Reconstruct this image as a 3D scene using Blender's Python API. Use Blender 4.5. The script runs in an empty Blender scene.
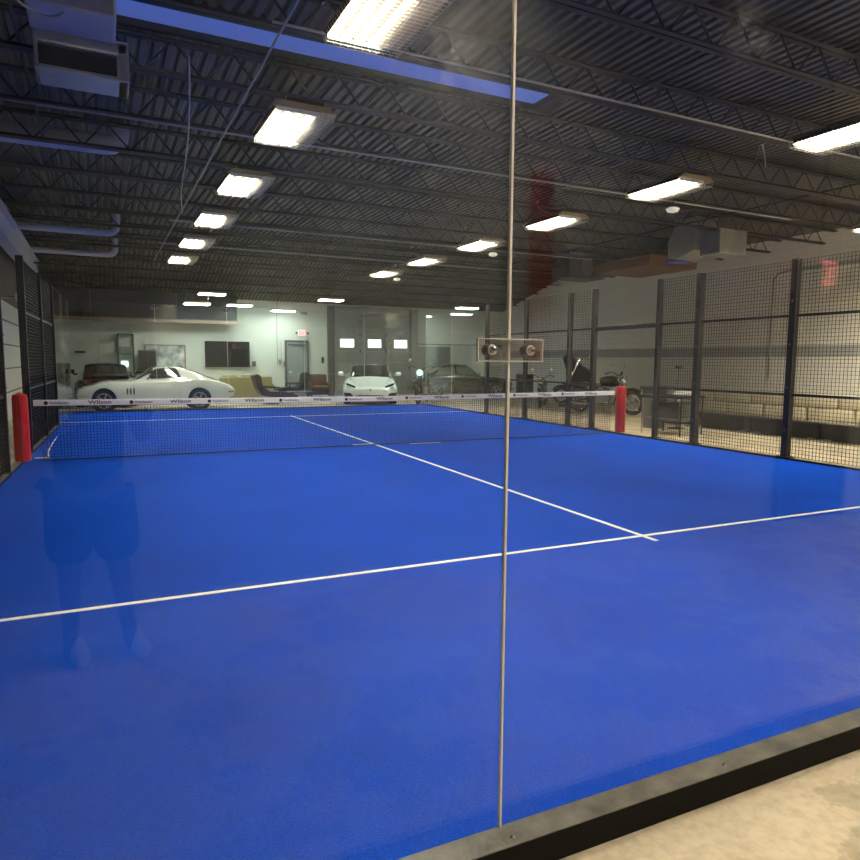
import bpy, bmesh, math, random
import numpy as np
from mathutils import Vector, Matrix
random.seed(7)
C = bpy.context.scene.collection
PI = math.pi
TH = math.radians(1.85)                       # the court stands slightly askew in the building
def c2w(x, y, z=0.0):
    c, s = math.cos(TH), math.sin(TH)
    return Vector((x*c+y*s, -x*s+y*c, z))
FZ = -0.10                                    # concrete floor, turf deck is z = 0

# ------------------------------------------------------------------ materials
def mat(name, col, rough=.6, metal=0, emit=0, ecol=None, noise=0, nscale=8, bump=0, bscale=60, spec=.5, coat=0):
    m = bpy.data.materials.new(name); m.use_nodes = True
    nt = m.node_tree; b = nt.nodes['Principled BSDF']
    b.inputs['Base Color'].default_value = (*col, 1); b.inputs['Roughness'].default_value = rough
    b.inputs['Metallic'].default_value = metal; b.inputs['Specular IOR Level'].default_value = spec
    b.inputs['Coat Weight'].default_value = coat
    if emit:
        b.inputs['Emission Color'].default_value = (*(ecol or col), 1); b.inputs['Emission Strength'].default_value = emit
    if noise or bump:
        tc = nt.nodes.new('ShaderNodeTexCoord')
    if noise:
        n = nt.nodes.new('ShaderNodeTexNoise'); n.inputs['Scale'].default_value = nscale; n.inputs['Detail'].default_value = 6
        r = nt.nodes.new('ShaderNodeValToRGB')
        r.color_ramp.elements[0].position = .3; r.color_ramp.elements[1].position = .7
        r.color_ramp.elements[0].color = (*[c*(1-noise) for c in col], 1)
        r.color_ramp.elements[1].color = (*[min(1, c*(1+noise)) for c in col], 1)
        nt.links.new(tc.outputs['Object'], n.inputs['Vector']); nt.links.new(n.outputs['Fac'], r.inputs['Fac'])
        nt.links.new(r.outputs['Color'], b.inputs['Base Color'])
    if bump:
        n2 = nt.nodes.new('ShaderNodeTexNoise'); n2.inputs['Scale'].default_value = bscale; n2.inputs['Detail'].default_value = 4
        bp = nt.nodes.new('ShaderNodeBump'); bp.inputs['Strength'].default_value = bump; bp.inputs['Distance'].default_value = .02
        nt.links.new(tc.outputs['Object'], n2.inputs['Vector']); nt.links.new(n2.outputs['Fac'], bp.inputs['Height'])
        nt.links.new(bp.outputs['Normal'], b.inputs['Normal'])
    return m
def node(nt, t, **kw):
    n = nt.nodes.new(t)
    for k, v in kw.items(): n.inputs[k].default_value = v
    return n
def turf_mat():
    m = mat('blue_turf', (.015, .085, .62), .85, bump=.7, bscale=220, spec=.04)
    nt = m.node_tree; b = nt.nodes['Principled BSDF']; tc = nt.nodes.new('ShaderNodeTexCoord')
    mp = node(nt, 'ShaderNodeMapping'); mp.inputs['Scale'].default_value = (1, 3.2, 1)
    n1 = node(nt, 'ShaderNodeTexNoise', Scale=70, Detail=7, Roughness=.75); n2 = node(nt, 'ShaderNodeTexNoise', Scale=.8, Detail=6)
    nt.links.new(tc.outputs['Object'], mp.inputs['Vector']); nt.links.new(mp.outputs['Vector'], n1.inputs['Vector']); nt.links.new(tc.outputs['Object'], n2.inputs['Vector'])
    r1 = nt.nodes.new('ShaderNodeValToRGB'); r1.color_ramp.elements[0].position = .40; r1.color_ramp.elements[1].position = .60
    r1.color_ramp.elements[0].color = (.001, .046, .40, 1); r1.color_ramp.elements[1].color = (.002, .092, .72, 1)
    r2 = nt.nodes.new('ShaderNodeValToRGB'); r2.color_ramp.elements[0].position = .3; r2.color_ramp.elements[1].position = .7
    r2.color_ramp.elements[0].color = (.74, .76, .82, 1); r2.color_ramp.elements[1].color = (1, 1, 1, 1)
    mx = nt.nodes.new('ShaderNodeMix'); mx.data_type = 'RGBA'; mx.blend_type = 'MULTIPLY'; mx.inputs[0].default_value = 1
    nt.links.new(n1.outputs['Fac'], r1.inputs['Fac']); nt.links.new(n2.outputs['Fac'], r2.inputs['Fac'])
    nt.links.new(r1.outputs['Color'], mx.inputs[6]); nt.links.new(r2.outputs['Color'], mx.inputs[7]); nt.links.new(mx.outputs[2], b.inputs['Base Color'])
    return m
def glass_mat(name='pane_glass', tint=(.95, .975, .97), smudge=0.0, r0=.034, spots=()):
    """clear pane: mirror reflection by Schlick on both faces, straight transmission, faint hand smudges, painted reflection haze"""
    m = bpy.data.materials.new(name); m.use_nodes = True; nt = m.node_tree
    for n in list(nt.nodes): nt.nodes.remove(n)
    out = nt.nodes.new('ShaderNodeOutputMaterial'); lw = nt.nodes.new('ShaderNodeLayerWeight'); lw.inputs[0].default_value = .5
    pw = nt.nodes.new('ShaderNodeMath'); pw.operation = 'POWER'; pw.inputs[1].default_value = 5
    ml = nt.nodes.new('ShaderNodeMath'); ml.operation = 'MULTIPLY_ADD'; ml.inputs[1].default_value = 1-r0; ml.inputs[2].default_value = r0
    nt.links.new(lw.outputs['Facing'], pw.inputs[0]); nt.links.new(pw.outputs[0], ml.inputs[0])
    tr = nt.nodes.new('ShaderNodeBsdfTransparent'); tr.inputs[0].default_value = (*tint, 1)
    gl = nt.nodes.new('ShaderNodeBsdfGlossy'); gl.inputs['Roughness'].default_value = .0; gl.inputs[0].default_value = (1, 1, 1, 1)
    mx = nt.nodes.new('ShaderNodeMixShader'); nt.links.new(ml.outputs[0], mx.inputs[0])
    nt.links.new(tr.outputs[0], mx.inputs[1]); nt.links.new(gl.outputs[0], mx.inputs[2]); last = mx.outputs[0]
    if smudge:
        tc = nt.nodes.new('ShaderNodeTexCoord'); n = node(nt, 'ShaderNodeTexNoise', Scale=5, Detail=8, Distortion=1.6)
        r = nt.nodes.new('ShaderNodeValToRGB'); r.color_ramp.elements[0].position = .52; r.color_ramp.elements[1].position = .85
        r.color_ramp.elements[0].color = (0, 0, 0, 1); r.color_ramp.elements[1].color = (smudge,)*3+(1,)
        nt.links.new(tc.outputs['Object'], n.inputs['Vector']); nt.links.new(n.outputs['Fac'], r.inputs['Fac'])
        fac = r.outputs['Color']
        for (sx, sz, rad, amt) in spots:
            vm = nt.nodes.new('ShaderNodeVectorMath'); vm.operation = 'DISTANCE'; vm.inputs[1].default_value = (sx, 0, sz)
            nt.links.new(tc.outputs['Object'], vm.inputs[0])
            mr = nt.nodes.new('ShaderNodeMapRange'); mr.interpolation_type = 'SMOOTHSTEP'
            mr.inputs[1].default_value = 0; mr.inputs[2].default_value = rad; mr.inputs[3].default_value = amt; mr.inputs[4].default_value = 0
            nt.links.new(vm.outputs['Value'], mr.inputs[0])
            n3 = node(nt, 'ShaderNodeTexNoise', Scale=9, Detail=9, Distortion=2.5); nt.links.new(tc.outputs['Object'], n3.inputs['Vector'])
            r3 = nt.nodes.new('ShaderNodeValToRGB'); r3.color_ramp.elements[0].position = .42; r3.color_ramp.elements[1].position = .75
            nt.links.new(n3.outputs['Fac'], r3.inputs['Fac'])
            mu = nt.nodes.new('ShaderNodeMath'); mu.operation = 'MULTIPLY'; nt.links.new(mr.outputs[0], mu.inputs[0]); nt.links.new(r3.outputs['Color'], mu.inputs[1])
            ad = nt.nodes.new('ShaderNodeMath'); ad.operation = 'ADD'; nt.links.new(fac, ad.inputs[0]); nt.links.new(mu.outputs[0], ad.inputs[1]); fac = ad.outputs[0]
        df = nt.nodes.new('ShaderNodeBsdfDiffuse'); df.inputs[0].default_value = (.9, .88, .8, 1)
        tl = nt.nodes.new('ShaderNodeBsdfTranslucent'); tl.inputs[0].default_value = (.9, .88, .8, 1)
        dm = nt.nodes.new('ShaderNodeMixShader'); dm.inputs[0].default_value = .6
        nt.links.new(df.outputs[0], dm.inputs[1]); nt.links.new(tl.outputs[0], dm.inputs[2])
        m2 = nt.nodes.new('ShaderNodeMixShader'); nt.links.new(fac, m2.inputs[0]); nt.links.new(last, m2.inputs[1]); nt.links.new(dm.outputs[0], m2.inputs[2]); last = m2.outputs[0]
    nt.links.new(last, out.inputs[0])
    return m
def concrete_mat():
    m = mat('concrete', (.5, .42, .3), .55, noise=.12, nscale=1.3, bump=.15, bscale=40)
    nt = m.node_tree; b = nt.nodes['Principled BSDF']; tc = nt.nodes.new('ShaderNodeTexCoord')
    n = node(nt, 'ShaderNodeTexNoise', Scale=1.7, Detail=9, Roughness=.65); r = nt.nodes.new('ShaderNodeValToRGB')
    e = r.color_ramp.elements; e[0].position = .50; e[1].position = .53; e[0].color = (.60, .51, .36, 1); e[1].color = (.44, .37, .25, 1)
    n2 = node(nt, 'ShaderNodeTexNoise', Scale=26, Detail=5); r2 = nt.nodes.new('ShaderNodeValToRGB'); r2.color_ramp.elements[0].position = .3; r2.color_ramp.elements[0].color = (.8, .79, .76, 1); r2.color_ramp.elements[1].position = .6
    mx = nt.nodes.new('ShaderNodeMix'); mx.data_type = 'RGBA'; mx.blend_type = 'MULTIPLY'; mx.inputs[0].default_value = 1
    nt.links.new(tc.outputs['Object'], n.inputs['Vector']); nt.links.new(tc.outputs['Object'], n2.inputs['Vector']); nt.links.new(n.outputs['Fac'], r.inputs['Fac']); nt.links.new(n2.outputs['Fac'], r2.inputs['Fac'])
    nt.links.new(r.outputs['Color'], mx.inputs[6]); nt.links.new(r2.outputs['Color'], mx.inputs[7]); nt.links.new(mx.outputs[2], b.inputs['Base Color'])
    return m
def block_mat(name, col, mortar, sx, sz, axis):
    m = mat(name, col, .8); nt = m.node_tree; b = nt.nodes['Principled BSDF']
    tc = nt.nodes.new('ShaderNodeTexCoord'); sp = nt.nodes.new('ShaderNodeSeparateXYZ'); cb = nt.nodes.new('ShaderNodeCombineXYZ')
    nt.links.new(tc.outputs['Object'], sp.inputs[0]); nt.links.new(sp.outputs[axis], cb.inputs[0]); nt.links.new(sp.outputs['Z'], cb.inputs[1])
    br = nt.nodes.new('ShaderNodeTexBrick'); br.inputs['Scale'].default_value = 1; br.inputs['Brick Width'].default_value = sx; br.inputs['Row Height'].default_value = sz
    br.inputs['Mortar Size'].default_value = .008; br.inputs['Color1'].default_value = (*col, 1); br.inputs['Color2'].default_value = (*[c*.97 for c in col], 1); br.inputs['Mortar'].default_value = (*mortar, 1)
    nt.links.new(cb.outputs[0], br.inputs['Vector']); nt.links.new(br.outputs['Color'], b.inputs['Base Color'])
    return m

M = dict(
 turf=turf_mat(), line=mat('line_white', (.85, .84, .76), .7, bump=.3, bscale=300), concrete=concrete_mat(),
 black=mat('black_steel', (.012, .012, .011), .5), kbody=mat('kerb_body', (.010, .009, .008), .8, spec=.1), kerb=mat('kerb_worn_sheen', (.12, .112, .092), .38, noise=.5, nscale=9, bump=.15),
 wire=mat('mesh_wire', (.012, .013, .012), .5, metal=.2), net=mat('net_cord', (.008, .010, .02), .8),
 tape=mat('tape_white', (.82, .78, .76), .7), ink=mat('tape_ink', (.02, .02, .025), .7),
 red=mat('red_vinyl', (.62, .012, .018), .38, bump=.25, bscale=9), cord=mat('white_cord', (.6, .58, .52), .8),
 glass=glass_mat('near_glass', smudge=.004, spots=((-3.12, 2.27, .20, .20), (-2.02, 2.55, .16, .07))), glass2=glass_mat('pane_glass'), acryl=glass_mat('acrylic', (.86, .82, .78), r0=.05, smudge=.25),  # right-hand spot paints a pale mirrored ghost as haze on the glass
 seal=mat('joint_seal', (.72, .66, .56), .5), edge=mat('plate_edge', (.75, .70, .62), .25), steel=mat('steel', (.62, .59, .53), .25, metal=1),
 joist=mat('joist_paint', (.026, .023, .019), .6, noise=.2, nscale=5), deck=mat('deck_paint', (.080, .071, .050), .45, noise=.3, nscale=1.2),
 wall=block_mat('cream_block', (.66, .65, .56), (.60, .59, .51), .6, .3, 'X'), wallr=block_mat('right_block', (.80, .77, .70), (.66, .63, .57), .4, .2, 'Y'),
 walll=mat('left_wall', (.13, .115, .09), .8, noise=.1), wallb=mat('behind_wall', (.50, .50, .47), .8, noise=.06, nscale=2),
 stripe=mat('grey_stripe', (.36, .36, .36), .8), grey=mat('grey_paint', (.26, .27, .25), .5), dgrey=mat('dark_grey', (.09, .09, .085), .55),
 white=mat('white_paint', (.78, .77, .72), .4), galv=mat('galvanised', (.36, .36, .36), .35, metal=.7, noise=.15, nscale=3), pipe=mat('pipe_white', (.50, .50, .56), .5),
 lit=mat('window_daylight', (.8, .9, 1), emit=3.2, ecol=(.85, .93, 1)), sky=mat('skylight_dusk', (.1, .2, .6), emit=.2, ecol=(.2, .30, .85)),
 tube=mat('lamp_tube', (1, .9, .7), emit=3.0, ecol=(1, .84, .55)), tube2=mat('lamp_tube_cool', (1, 1, 1), emit=26, ecol=(.86, 1, .96)), wguard=mat('guard_wire', (.75, .72, .62), .4, metal=.5),
 fin=mat('lamp_fin', (.016, .011, .005), .6, spec=.1), refl=mat('lamp_reflector', (.34, .25, .12), .4), screen=mat('screen_black', (.02, .019, .018), .15), amber=mat('wood_tan', (.28, .19, .12), .6),
 paint_w=mat('car_white', (.62, .66, .60), .22, coat=1), paint_l=mat('car_pale_blue', (.62, .73, .73), .2, coat=1), paint_b=mat('car_black', (.012, .012, .013), .15, coat=1),
 paint_g=mat('car_dark_green', (.02, .025, .024), .15, coat=1), cglass=mat('car_glass', (.03, .035, .03), .05, spec=.9), rubber=mat('tyre', (.015, .015, .015), .75), chrome=mat('chrome', (.75, .75, .74), .12, metal=1), rim=mat('wheel_rim', (.30, .29, .27), .55, metal=.5),
 leather=mat('leather_brown', (.11, .055, .03), .5), dleather=mat('leather_dark', (.05, .04, .033), .45), olive=mat('sofa_olive', (.36, .33, .16), .85), tan=mat('seat_tan', (.20, .10, .035), .5),
 exit=mat('exit_red', (.6, .02, .03), emit=1.6, ecol=(1, .12, .12)), exit2=mat('exit_lit', (.6, .05, .05), emit=2.6, ecol=(1, .2, .18)), exitw=mat('exit_face', (.8, .7, .7), emit=.6, ecol=(1, .55, .55)), head=mat('headlamp', (.7, .95, .9), .1, emit=.8, ecol=(.6, 1, .95)),
 foam=mat('foam_cream', (.66, .60, .46), .8), skin=mat('skin', (.22, .12, .08), .6), cloth=mat('shirt_dark', (.02, .02, .025), .9), short=mat('shorts_dark', (.03, .03, .035), .9), shoe=mat('shoe_white', (.75, .75, .72), .6), hair=mat('hair_dark', (.012, .01, .008), .8),
 dred=mat('column_red', (.30, .012, .012), .5), brown=mat('box_brown', (.16, .08, .045), .6), dome=mat('dome_glow', (.8, .78, .68), .4, emit=.25, ecol=(1, .9, .7)), blue=mat('film_blue', (.05, .07, .35), .5), silver=mat('duct_foil', (.55, .54, .50), .3, metal=.8, bump=.6, bscale=7),
)

# ------------------------------------------------------------------ mesh building
class MB:
    def __init__(s): s.bm = bmesh.new()
    def box(s, x0, x1, y0, y1, z0, z1, bev=0, mtx=None, seg=2):
        v = [s.bm.verts.new(p) for p in ((x0,y0,z0),(x1,y0,z0),(x1,y1,z0),(x0,y1,z0),(x0,y0,z1),(x1,y0,z1),(x1,y1,z1),(x0,y1,z1))]
        f = [s.bm.faces.new([v[i] for i in q]) for q in ((3,2,1,0),(4,5,6,7),(0,1,5,4),(1,2,6,5),(2,3,7,6),(3,0,4,7))]
        if mtx is not None:
            for q in v: q.co = mtx @ q.co
        if bev:
            ed = list({e for g in f for e in g.edges})
            r = bmesh.ops.bevel(s.bm, geom=ed, offset=bev, segments=seg, profile=.5, affect='EDGES')
        return s
    def tube(s, pts, r, n=8, cap=True, r2=None, closed=False):
        pts = [Vector(p) for p in pts]; rings = []; N = len(pts); up = None
        for i, p in enumerate(pts):
            if closed: d = pts[(i+1) % N]-pts[i-1]
            else: d = pts[min(i+1, N-1)]-pts[max(i-1, 0)]
            if d.length < 1e-9: d = Vector((0, 0, 1))
            d.normalize()
            if up is None: up = Vector((0, 0, 1)) if abs(d.z) < .9 else Vector((1, 0, 0))
            a = d.cross(up)
            if a.length < 1e-4: a = d.cross(Vector((0, 1, 0)))
            a.normalize(); b = d.cross(a).normalized(); up = -b if b.dot(up) < 0 else b
            rr = r if not hasattr(r, '__len__') else r[i]
            rings.append([s.bm.verts.new(p+(a*math.cos(2*PI*k/n)+b*math.sin(2*PI*k/n))*rr) for k in range(n)])
        m = len(rings)
        for i in range(m if closed else m-1):
            A, B = rings[i], rings[(i+1) % m]
            for k in range(n): s.bm.faces.new((A[k], A[(k+1) % n], B[(k+1) % n], B[k]))
        if cap and not closed: s.bm.faces.new(rings[0][::-1]); s.bm.faces.new(rings[-1])
        return s
    def lathe(s, prof, c=(0,0,0), ax='Z', n=24):
        rings = []
        for r, h in prof:
            rg = []
            for k in range(n):
                a = 2*PI*k/n; x, y = math.cos(a)*r, math.sin(a)*r
                p = {'Z': (x, y, h), 'Y': (x, h, y), 'X': (h, x, y)}[ax]
                rg.append(s.bm.verts.new((c[0]+p[0], c[1]+p[1], c[2]+p[2])))
            rings.append(rg)
        for A, B in zip(rings, rings[1:]):
            for k in range(n): s.bm.faces.new((A[k], A[(k+1) % n], B[(k+1) % n], B[k]))
        s.bm.faces.new(rings[0][::-1]); s.bm.faces.new(rings[-1])
        return s
    def prism(s, poly, a, b, ax='Y'):
        def P(u, v, w): return {'Y': (u, w, v), 'X': (w, u, v), 'Z': (u, v, w)}[ax]
        A = [s.bm.verts.new(P(u, v, a)) for u, v in poly]; B = [s.bm.verts.new(P(u, v, b)) for u, v in poly]
        n = len(poly); s.bm.faces.new(A[::-1]); s.bm.faces.new(B)
        for i in range(n): s.bm.faces.new((A[i], A[(i+1) % n], B[(i+1) % n], B[i]))
        return s
    def grid(s, G):
        V = [[s.bm.verts.new(p) for p in row] for row in G]
        for a, b in zip(V, V[1:]):
            for k in range(len(a)-1): s.bm.faces.new((a[k], a[k+1], b[k+1], b[k]))
        return s
    def build(s, name, m, parent=None, smooth=False):
        bmesh.ops.recalc_face_normals(s.bm, faces=s.bm.faces[:])
        me = bpy.data.meshes.new(name); s.bm.to_mesh(me); s.bm.free(); me.materials.append(m)
        if smooth:
            for p in me.polygons: p.use_smooth = True
            try: me.set_sharp_from_angle(angle=math.radians(38))
            except Exception: pass
        o = bpy.data.objects.new(name, me); C.objects.link(o)
        if parent: o.parent = parent
        return o
def _split(s, name, m, parent=None, smooth=False):
    bm = s.bm; bm.verts.ensure_lookup_table(); seen = set(); out = []
    for v in bm.verts:
        if v in seen: continue
        st = [v]; isl = []; seen.add(v)
        while st:
            q = st.pop(); isl.append(q)
            for e in q.link_edges:
                w = e.other_vert(q)
                if w not in seen: seen.add(w); st.append(w)
        ix = {q: i for i, q in enumerate(isl)}; ss = MB(); nv = [ss.bm.verts.new(q.co) for q in isl]
        for f in {f for q in isl for f in q.link_faces}: ss.bm.faces.new([nv[ix[q]] for q in f.verts])
        out.append(ss.build(name, m, parent, smooth))
    bm.free(); return out
MB.split = _split
def tag(o, label, cat, group=None):
    o['label'] = label; o['category'] = cat
    if group: o['group'] = group
    return o
def struct(o): o['kind'] = 'structure'; return o
def thing(name, label, cat, loc=(0,0,0), rz=0, group=None, scale=None):
    o = bpy.data.objects.new(name, None); C.objects.link(o); o.location = loc; o.rotation_euler = (0, 0, rz); o.empty_display_size = .1
    return tag(o, label, cat, group)
def court(o, x=0, y=0, z=0, rz=0):
    o.location = c2w(x, y, z); o.rotation_euler = (0, 0, rz-TH); return o
def dup(root, loc=None, label=None, group=None):
    def rec(o, par):
        c = o.copy(); C.objects.link(c)
        if par: c.parent = par
        for ch in list(o.children): rec(ch, c)
        return c
    r = rec(root, None)
    if loc is not None: r.location = loc
    if label: r['label'] = label
    if group: r['group'] = group
    return r
def text_mesh(txt, size, name, m, parent, mtx, bold=0, shear=0, ext=.0006):
    cu = bpy.data.curves.new('t', 'FONT'); cu.body = txt; cu.size = size; cu.extrude = ext; cu.offset = bold; cu.shear = shear; cu.align_x = 'LEFT'; cu.resolution_u = 2
    o = bpy.data.objects.new('t', cu); C.objects.link(o); dg = bpy.context.evaluated_depsgraph_get(); dg.update()
    me = bpy.data.meshes.new_from_object(o.evaluated_get(dg)); bpy.data.objects.remove(o); bpy.data.curves.remove(cu)
    me.transform(mtx); me.materials.clear(); me.materials.append(m); me.name = name
    r = bpy.data.objects.new(name, me); C.objects.link(r)
    if parent: r.parent = parent
    return r
ORD = ['first','second','third','fourth','fifth','sixth','seventh','eighth','ninth','tenth','eleventh','twelfth','thirteenth','fourteenth','fifteenth','sixteenth','seventeenth','eighteenth','nineteenth','twentieth']

# ------------------------------------------------------------------ room shell
XL, XR, YB, YN = -6.4, 14.0, 18.0, -12.0
struct(MB().box(XL-.2, XR+.2, YN-.2, YB+.2, FZ-.2, FZ).build('floor', M['concrete']))
struct(MB().box(XL-.2, XL, YN, YB, FZ, 5.35).build('wall_left', M['walll']))
struct(MB().box(XR, XR+.2, YN, YB, FZ, 5.5).build('wall_right', M['wallr']))
struct(MB().box(XL, XR, YB, YB+.2, FZ, 5.5).build('wall_far', M['wall']))
struct(MB().box(XL, XR, YN-.2, YN, FZ, 5.5).build('wall_behind', M['wallb']))
struct(MB().box(XR-.02, XR, YN, YB, 1.66, 1.98).build('trim_1', M['stripe']))
# corrugated deck: ribs run along Y, flat to Y 13.5 then sloping down to the far wall
def deckz(y): return 5.15 if y < 13.2 else 5.15-.25*(y-13.2)
mb = MB(); ys = [YN, -2.45]; x = XL
prof = []
while x < XR:
    prof += [(x, 0), (x+.07, 0), (x+.095, .045), (x+.125, .045)]; x += .15
prof.append((XR, 0))
SKX0, SKX1, SKY0, SKY1 = -4.45, 1.75, -2.98, -2.22
def strip(y0, y1, xa, xb):
    P = [(px, pz) for px, pz in prof if xa-1e-6 <= px <= xb+1e-6]
    mb.grid([[(px, y, deckz(y)+pz) for px, pz in P] for y in (y0, y1)])
strip(YN, SKY0, XL, XR); strip(SKY0, SKY1, XL, SKX0+.1); strip(SKY0, SKY1, SKX1-.1, XR); strip(SKY1, 13.2, XL, XR); strip(13.2, YB, XL, XR)
struct(mb.build('ceiling', M['deck']))
struct(MB().box(SKX0-.1, SKX1+.1, SKY0-.1, SKY1+.1, 5.21, 5.25).build('window_1', M['sky']))
mb = MB().box(SKX0-.02, SKX1+.02, SKY0-.03, SKY0+.03, 5.13, 5.22).box(SKX0-.02, SKX1+.02, SKY1-.03, SKY1+.03, 5.13, 5.22).box(SKX0-.02, SKX0+.2, SKY0, SKY1, 5.13, 5.22).box(SKX1-.2, SKX1+.02, SKY0, SKY1, 5.13, 5.22)
struct(mb.build('trim_5', M['joist']))
# left wall bright opening
mb = MB().box(XL, XL+.03, 7.2, 14.4, FZ, 2.9); struct(mb.build('door_1', M['white']))
mb = MB(); [mb.box(XL+.03, XL+.045, 7.2, 14.4, z, z+.03) for z in (.6, 1.2, 1.8, 2.4)]; struct(mb.build('trim_2', M['dgrey']))

# ------------------------------------------------------------------ joists and roof beams
jy = []
y = 1.15
while y > -11.4: y -= 1.65
y += 1.65
while y < 17.6: jy.append(y); y += 1.65
def joist(y, k):
    dz = deckz(y)-5.15; zt = 5.12+dz; zb = 4.70 if dz == 0 else zt-.34
    t = thing('roof_joist', '', 'joist', (0, y, 0), 0, 'open web joists under the roof deck')
    mb = MB(); mb.box(XL, XR, -.075, -.006, zt-.05, zt-.042).box(XL, XR, .006, .075, zt-.05, zt-.042).box(XL, XR, -.012, -.006, zt-.05, zt).box(XL, XR, .006, .012, zt-.05, zt)
    mb.build('top_chord', M['joist'], t)
    mb = MB(); e = 13.55
    mb.box(XL, e, -.075, -.006, zb, zb+.008).box(XL, e, .006, .075, zb, zb+.008).box(XL, e, -.012, -.006, zb, zb+.055).box(XL, e, .006, .012, zb, zb+.055)
    mb.build('bottom_chord', M['joist'], t)
    mb = MB(); x = XL+.05; up = False
    while x < XR-.62:
        nx = x+.33
        mb.tube([(x, 0, zt-.02 if up else zb+.02), (nx, 0, zb+.02 if up else zt-.02)], .013, 5, cap=False); up = not up; x = nx
    mb.build('web', M['joist'], t)
    return t
for k, y in enumerate(jy):
    t = joist(y, k); t['label'] = 'open-web steel roof joist, %s joist counting from behind the near glass' % (ORD[k] if k < 20 else str(k))
# bridging lines along Y
for X, w in ((-4.9, 'left'), (1.7, 'middle'), (8.4, 'right')):
    tag(MB().tube([(X, YN, 4.765), (X, 13, 4.765)], .018, 6).build('bridging_bar', M['joist']), 'thin dark bridging bar tying the joists together, %s one of three' % w, 'bar', 'bridging bars along the roof')

# ------------------------------------------------------------------ lights
def fixture():
    t = thing('high_bay_light', '', 'ceiling light')
    W, L = .40, .66
    MB().prism([(-W, 0), (W, 0), (W-.09, .07), (-W+.09, .07)], -L, L, 'Y').build('housing', M['refl'], t)
    for i in range(4):
        x = -W+.09+i*.135
        MB().lathe([(.017, -.6), (.017, .6)], (x, 0, -.03), 'Y', 8).build('tube', M['tube'], t)
    mb = MB().box(-W+.04, W-.2, -.63, -.6, -.05, 0).box(-W+.04, W-.2, .6, .63, -.05, 0); mb.split('socket_strip', M['white'], t)
    ld = bpy.data.lights.new('lamp_glow', 'AREA'); ld.shape = 'RECTANGLE'; ld.size = .52; ld.size_y = 1.2; ld.energy = 270; ld.color = (1, .89, .72); ld.spread = math.radians(146)
    lo = bpy.data.objects.new('lamp_glow', ld); C.objects.link(lo); lo.parent = t; lo.location = (-.10, 0, -.004)
    for i in range(5):
        x = -W+.09+(i-.5)*.135; MB().prism([(x-.028, -.002), (x+.028, -.002), (x, -.045)], -.6, .6, 'Y').build('reflector_fin', M['fin'], t)
    mb = MB()
    for i in range(22):
        y = -L+i*(2*L)/21; mb.tube([(-W, y, 0), (-W+.03, y, -.09), (W-.03, y, -.09), (W, y, 0)], .0022, 4, cap=False)
    for i in range(11):
        x = -W+.03+i*(2*W-.06)/10; mb.tube([(x, -L, -.02), (x, -L+.03, -.092), (x, L-.03, -.092), (x, L, -.02)], .0022, 4, cap=False)
    mb.build('wire_guard', M['wguard'], t)
    mb = MB()
    for sx in (-.25, .25):
        for sy in (-.6, .6): mb.tube([(sx, sy, .05), (sx, sy+math.copysign(.2, sy), .17)], .006, 5)
    mb.split('hanger', M['steel'], t)
    return t
f0 = fixture(); first = True
for X, side in ((-1.83, 'left'), (5.02, 'right'), (11.87, 'added unseen right')):
    for k in range(-3, 5):
        y = -1.5+3.3*k
        if X > 10 and k > 0: continue
        lab = '' 
        if k == -3: lab = 'lit wire-guarded high bay light behind the camera in the %s row' % side
        elif k == -2: lab = 'lit wire-guarded high bay light over the near glass in the %s row' % side
        elif k == 4: lab = 'lit wire-guarded high bay light at the far end of the %s row' % side
        else: lab = 'lit wire-guarded high bay light, %s beyond the near glass in the %s row' % (ORD[k+1], side)
        if first: o = f0; o.location = (X, y, 4.60); o['label'] = lab; first = False
        else: o = dup(f0, (X, y, 4.60), lab)
        o['group'] = 'high bay lights of the %s row' % side
        if X > 10:  # row added outside the view, boosted to brighten the right wall
            for c in o.children:
                if c.type == 'LIGHT': c.data = c.data.copy(); c.data.energy = 560
def troffer(loc, lab):
    t = thing('strip_light', lab, 'ceiling light', loc, 0, 'white lights over the parked cars')
    MB().box(-.48, .48, -.27, .27, 0, .06, .01).build('housing', M['refl'], t)
    MB().box(-.45, .45, -.24, .24, -.03, 0, .01).build('diffuser', M['tube2'], t)
    MB().tube([(-.4, 0, .06), (-.4, 0, .55)], .006, 5).tube([(.4, 0, .06), (.4, 0, .55)], .006, 5).split('hanger', M['steel'], t)
for loc, lab in (((-.49, 15, 3.86), 'white strip light above the dark screen, nearer one'), ((-.89, 16, 3.56), 'white strip light lower left over the tan beam'),
                 ((4.04, 15, 3.85), 'white strip light left of the overhead door, nearest'), ((2.62, 17, 3.5), 'white strip light close to the wall above the exit sign'),
                 ((.79, 16.6, 3.62), 'white strip light at the wall right of the tan beam'), ((10.23, 15, 3.79), 'white strip light right of the overhead door')):
    troffer(loc, lab)
for i, (x, y) in enumerate(((5.70, -.98), (5.51, 5.24), (5.43, 11.64))):
    t = thing('motion_sensor', ('white dome sensor beneath the joists, %s of the right row' % ('nearest', 'middle', 'farthest')[i]), 'sensor', (x, y, 4.4), 0, 'dome sensors')
    MB().lathe([(.03, -.07), (.10, -.05), (.13, 0), (.08, .03)], n=20).build('dome', M['dome'], t, True)  # dome material carries a faint glow of its own to look bright
    MB().tube([(0, 0, .03), (0, 0, .32)], .012, 6).build('stem', M['steel'], t)

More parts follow.
